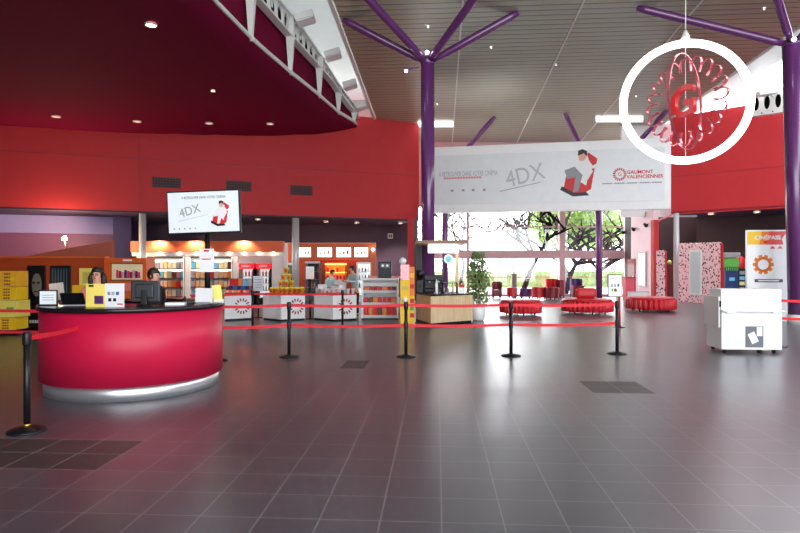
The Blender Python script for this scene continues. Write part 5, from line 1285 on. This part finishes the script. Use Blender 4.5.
    for s_ in (-1, 1):
        MB().ball(hcn+Vector((s_*.03, -.084, -.002))*k, .011*k, 1, .6, .8, 10).build('eye', BLACK, t); MB().ball(hcn+Vector((s_*.078, -.0, -.015))*k, .018*k, .4, .8, 1.3, 10).build('ear', SKIN, t)
        if glasses: MB().ring([(0, 0)], [(0, 0)], 0, 0) if False else MB().tube([hcn+Vector((s_*.032+.024*math.cos(a), -.098, -.002+.019*math.sin(a)))*k for a in [2*PI*i/16 for i in range(16)]], .003*k, 6, closed=True).build('glasses_rim', BLACK, t)
    MB().tube([hcn+Vector((0, -.088, .005))*k, hcn+Vector((0, -.108, -.03))*k, hcn+Vector((0, -.092, -.04))*k], .01, 8, radii=[.006*k, .013*k, .009*k]).build('nose', SKIN, t)
    MB().ball(hcn+Vector((0, -.086, -.062))*k, .022*k, 1, .3, .28, 10).build('mouth', DKRED, t)
    return t
person('person with dark hair and glasses behind the yellow and white board at the desk', -4.24, 8.27, .1, 1.585, PNKF, BLKF, HAIRB, 0, 'desk', True, True)
person('person with dark hair in black clothes behind the black monitor', XA(152, 8.55), 8.55, 1.2, 1.57, BLKF, BLKF, HAIRB, .05, 'down')
person('person with black hair in a pale teal top bending behind the third counter', XA(327, 19.2), 19.2, 1.1, 1.5, TEAL, BLKF, HAIRK, .35, 'desk')
person('person with black hair in yellow and pale teal clothes beside the open cooler', XA(355, 18.75), 18.95, -.9, 1.6, TEAL, BLKF, HAIRK, .2, 'reach')
# ================================================================ OUTSIDE
struct('ground_outside', MB().box(-40, 60, 31.6, 90, -.25, -.05), GROUND)
def tree(label, X, Y, H, R, n, leafm=LEAFO, trunkr=.18, bare=False):
    t = thing('tree', label, 'tree', (X, Y, -.05), 0, 'trees beyond the window')
    b = MB(); rr = random.Random(int(X*10))
    def branch(p, d, L, r, lvl):
        pts = [p]; q = p; dd = d
        for i in range(4):
            dd = (dd+Vector((rr.uniform(-.3, .3), rr.uniform(-.3, .3), rr.uniform(-.15, .2)))).normalized(); q = q+dd*L/4; pts.append(q)
        b.tube(pts, r, 7, radii=[r, r*.85, r*.7, r*.55, r*.35])
        if lvl:
            for _ in range(4 if lvl > 1 else 3):
                a = rr.uniform(0, 6.28); nd_ = (dd*.5+Vector((math.cos(a), math.sin(a), rr.uniform(.0, .7)))).normalized()
                branch(pts[rr.choice((2, 3, 4))], nd_, L*(.72 if bare else .62), r*(.7 if bare else .45), lvl-1)
    branch(Vector((0, 0, 0)), Vector((.15, 0, 1)), H*.6, trunkr, 3)
    b.build('trunk', BARK, t)
    if not bare:
        def f():
            a = rr.uniform(0, 6.28); u_ = rr.uniform(-1, 1); r = R*rr.random()**.33; c = math.sqrt(1-u_*u_)
            return (r*c*math.cos(a), r*c*math.sin(a), H*.72+r*u_*.7)
        leaves(n, f, .26).build('crown', leafm, t)
tree('leafy pale green tree seen right of the thick mullion, nearest the window', 11.3, 39, 6.6, 3.0, 9500, trunkr=.2)
tree('leafy pale green tree seen through the panes beside the slim purple column', 16.0, 47, 7.6, 3.6, 8000)
tree('dark bare tree with twisting branches outside right of the thick mullion', 9.4, 33.6, 4.4, 2, 0, trunkr=.18, bare=True)
tree('crooked bare dark tree close outside the glass beside the pale side wall', 11.2, 33.4, 4.8, 2, 0, trunkr=.14, bare=True)
tree('bare dark tree leaning outside the middle of the window', 6.9, 33.4, 5.0, 2, 0, trunkr=.17, bare=True)
tree('thin bare tree outside the left part of the window', 3.6, 35, 5.6, 2, 0, trunkr=.12, bare=True)
tree('distant leafy tree outside, seen left behind the plant', 3.5, 52, 5.0, 3.0, 1500)
hd = thing('hedge', 'pale green clipped hedge line outside below the window transom', 'hedge', (8, 46, -.05))
leaves(5000, lambda: (random.uniform(-12, 12), random.uniform(-.6, .6), random.uniform(0, 1.5)), .2).build('foliage', mat('hedge_leaf', (140, 160, 105), .6, var=.2), hd)
MB().box(-12, 12, -.3, .3, 0, 1.2).build('core', mat('hedge_core', (150, 170, 120), .8), hd)
# ================================================================ WORLD, LIGHT, CAMERA
w = bpy.data.worlds.new('w'); scn.world = w; w.use_nodes = True; nt = w.node_tree
bg = nt.nodes['Background']; bg.inputs[0].default_value = (.93, .96, 1, 1)
tcw = nt.nodes.new('ShaderNodeTexCoord'); sw = nt.nodes.new('ShaderNodeSeparateXYZ'); nt.links.new(tcw.outputs['Generated'], sw.inputs[0])
mr = nt.nodes.new('ShaderNodeMapRange'); mr.interpolation_type = 'SMOOTHSTEP'; mr.inputs[1].default_value = -.3; mr.inputs[2].default_value = .95; mr.inputs[3].default_value = 2.3; mr.inputs[4].default_value = 4.8
nt.links.new(sw.outputs[1], mr.inputs[0]); nt.links.new(mr.outputs[0], bg.inputs[1])
sun = bpy.data.lights.new('sun', 'SUN'); sun.energy = 3; sun.angle = .1; so = bpy.data.objects.new('sun', sun); COL.objects.link(so); so.rotation_euler = (math.radians(-38), math.radians(12), 0)
cam = bpy.data.cameras.new('cam'); co = bpy.data.objects.new('cam', cam); COL.objects.link(co); scn.camera = co
co.location = (0, 0, CH); co.rotation_euler = (PI/2, 0, 0); cam.sensor_width = 36; cam.lens = F*36/800; cam.shift_y = -1.5/800; cam.clip_end = 300
scn.view_settings.view_transform = 'Standard'; scn.view_settings.look = 'None'; scn.view_settings.gamma = 1; scn.view_settings.exposure = 1.3; scn.view_settings.use_curve_mapping = False
scn.cycles.max_bounces = 8; scn.cycles.diffuse_bounces = 4; scn.cycles.sample_clamp_indirect = 4
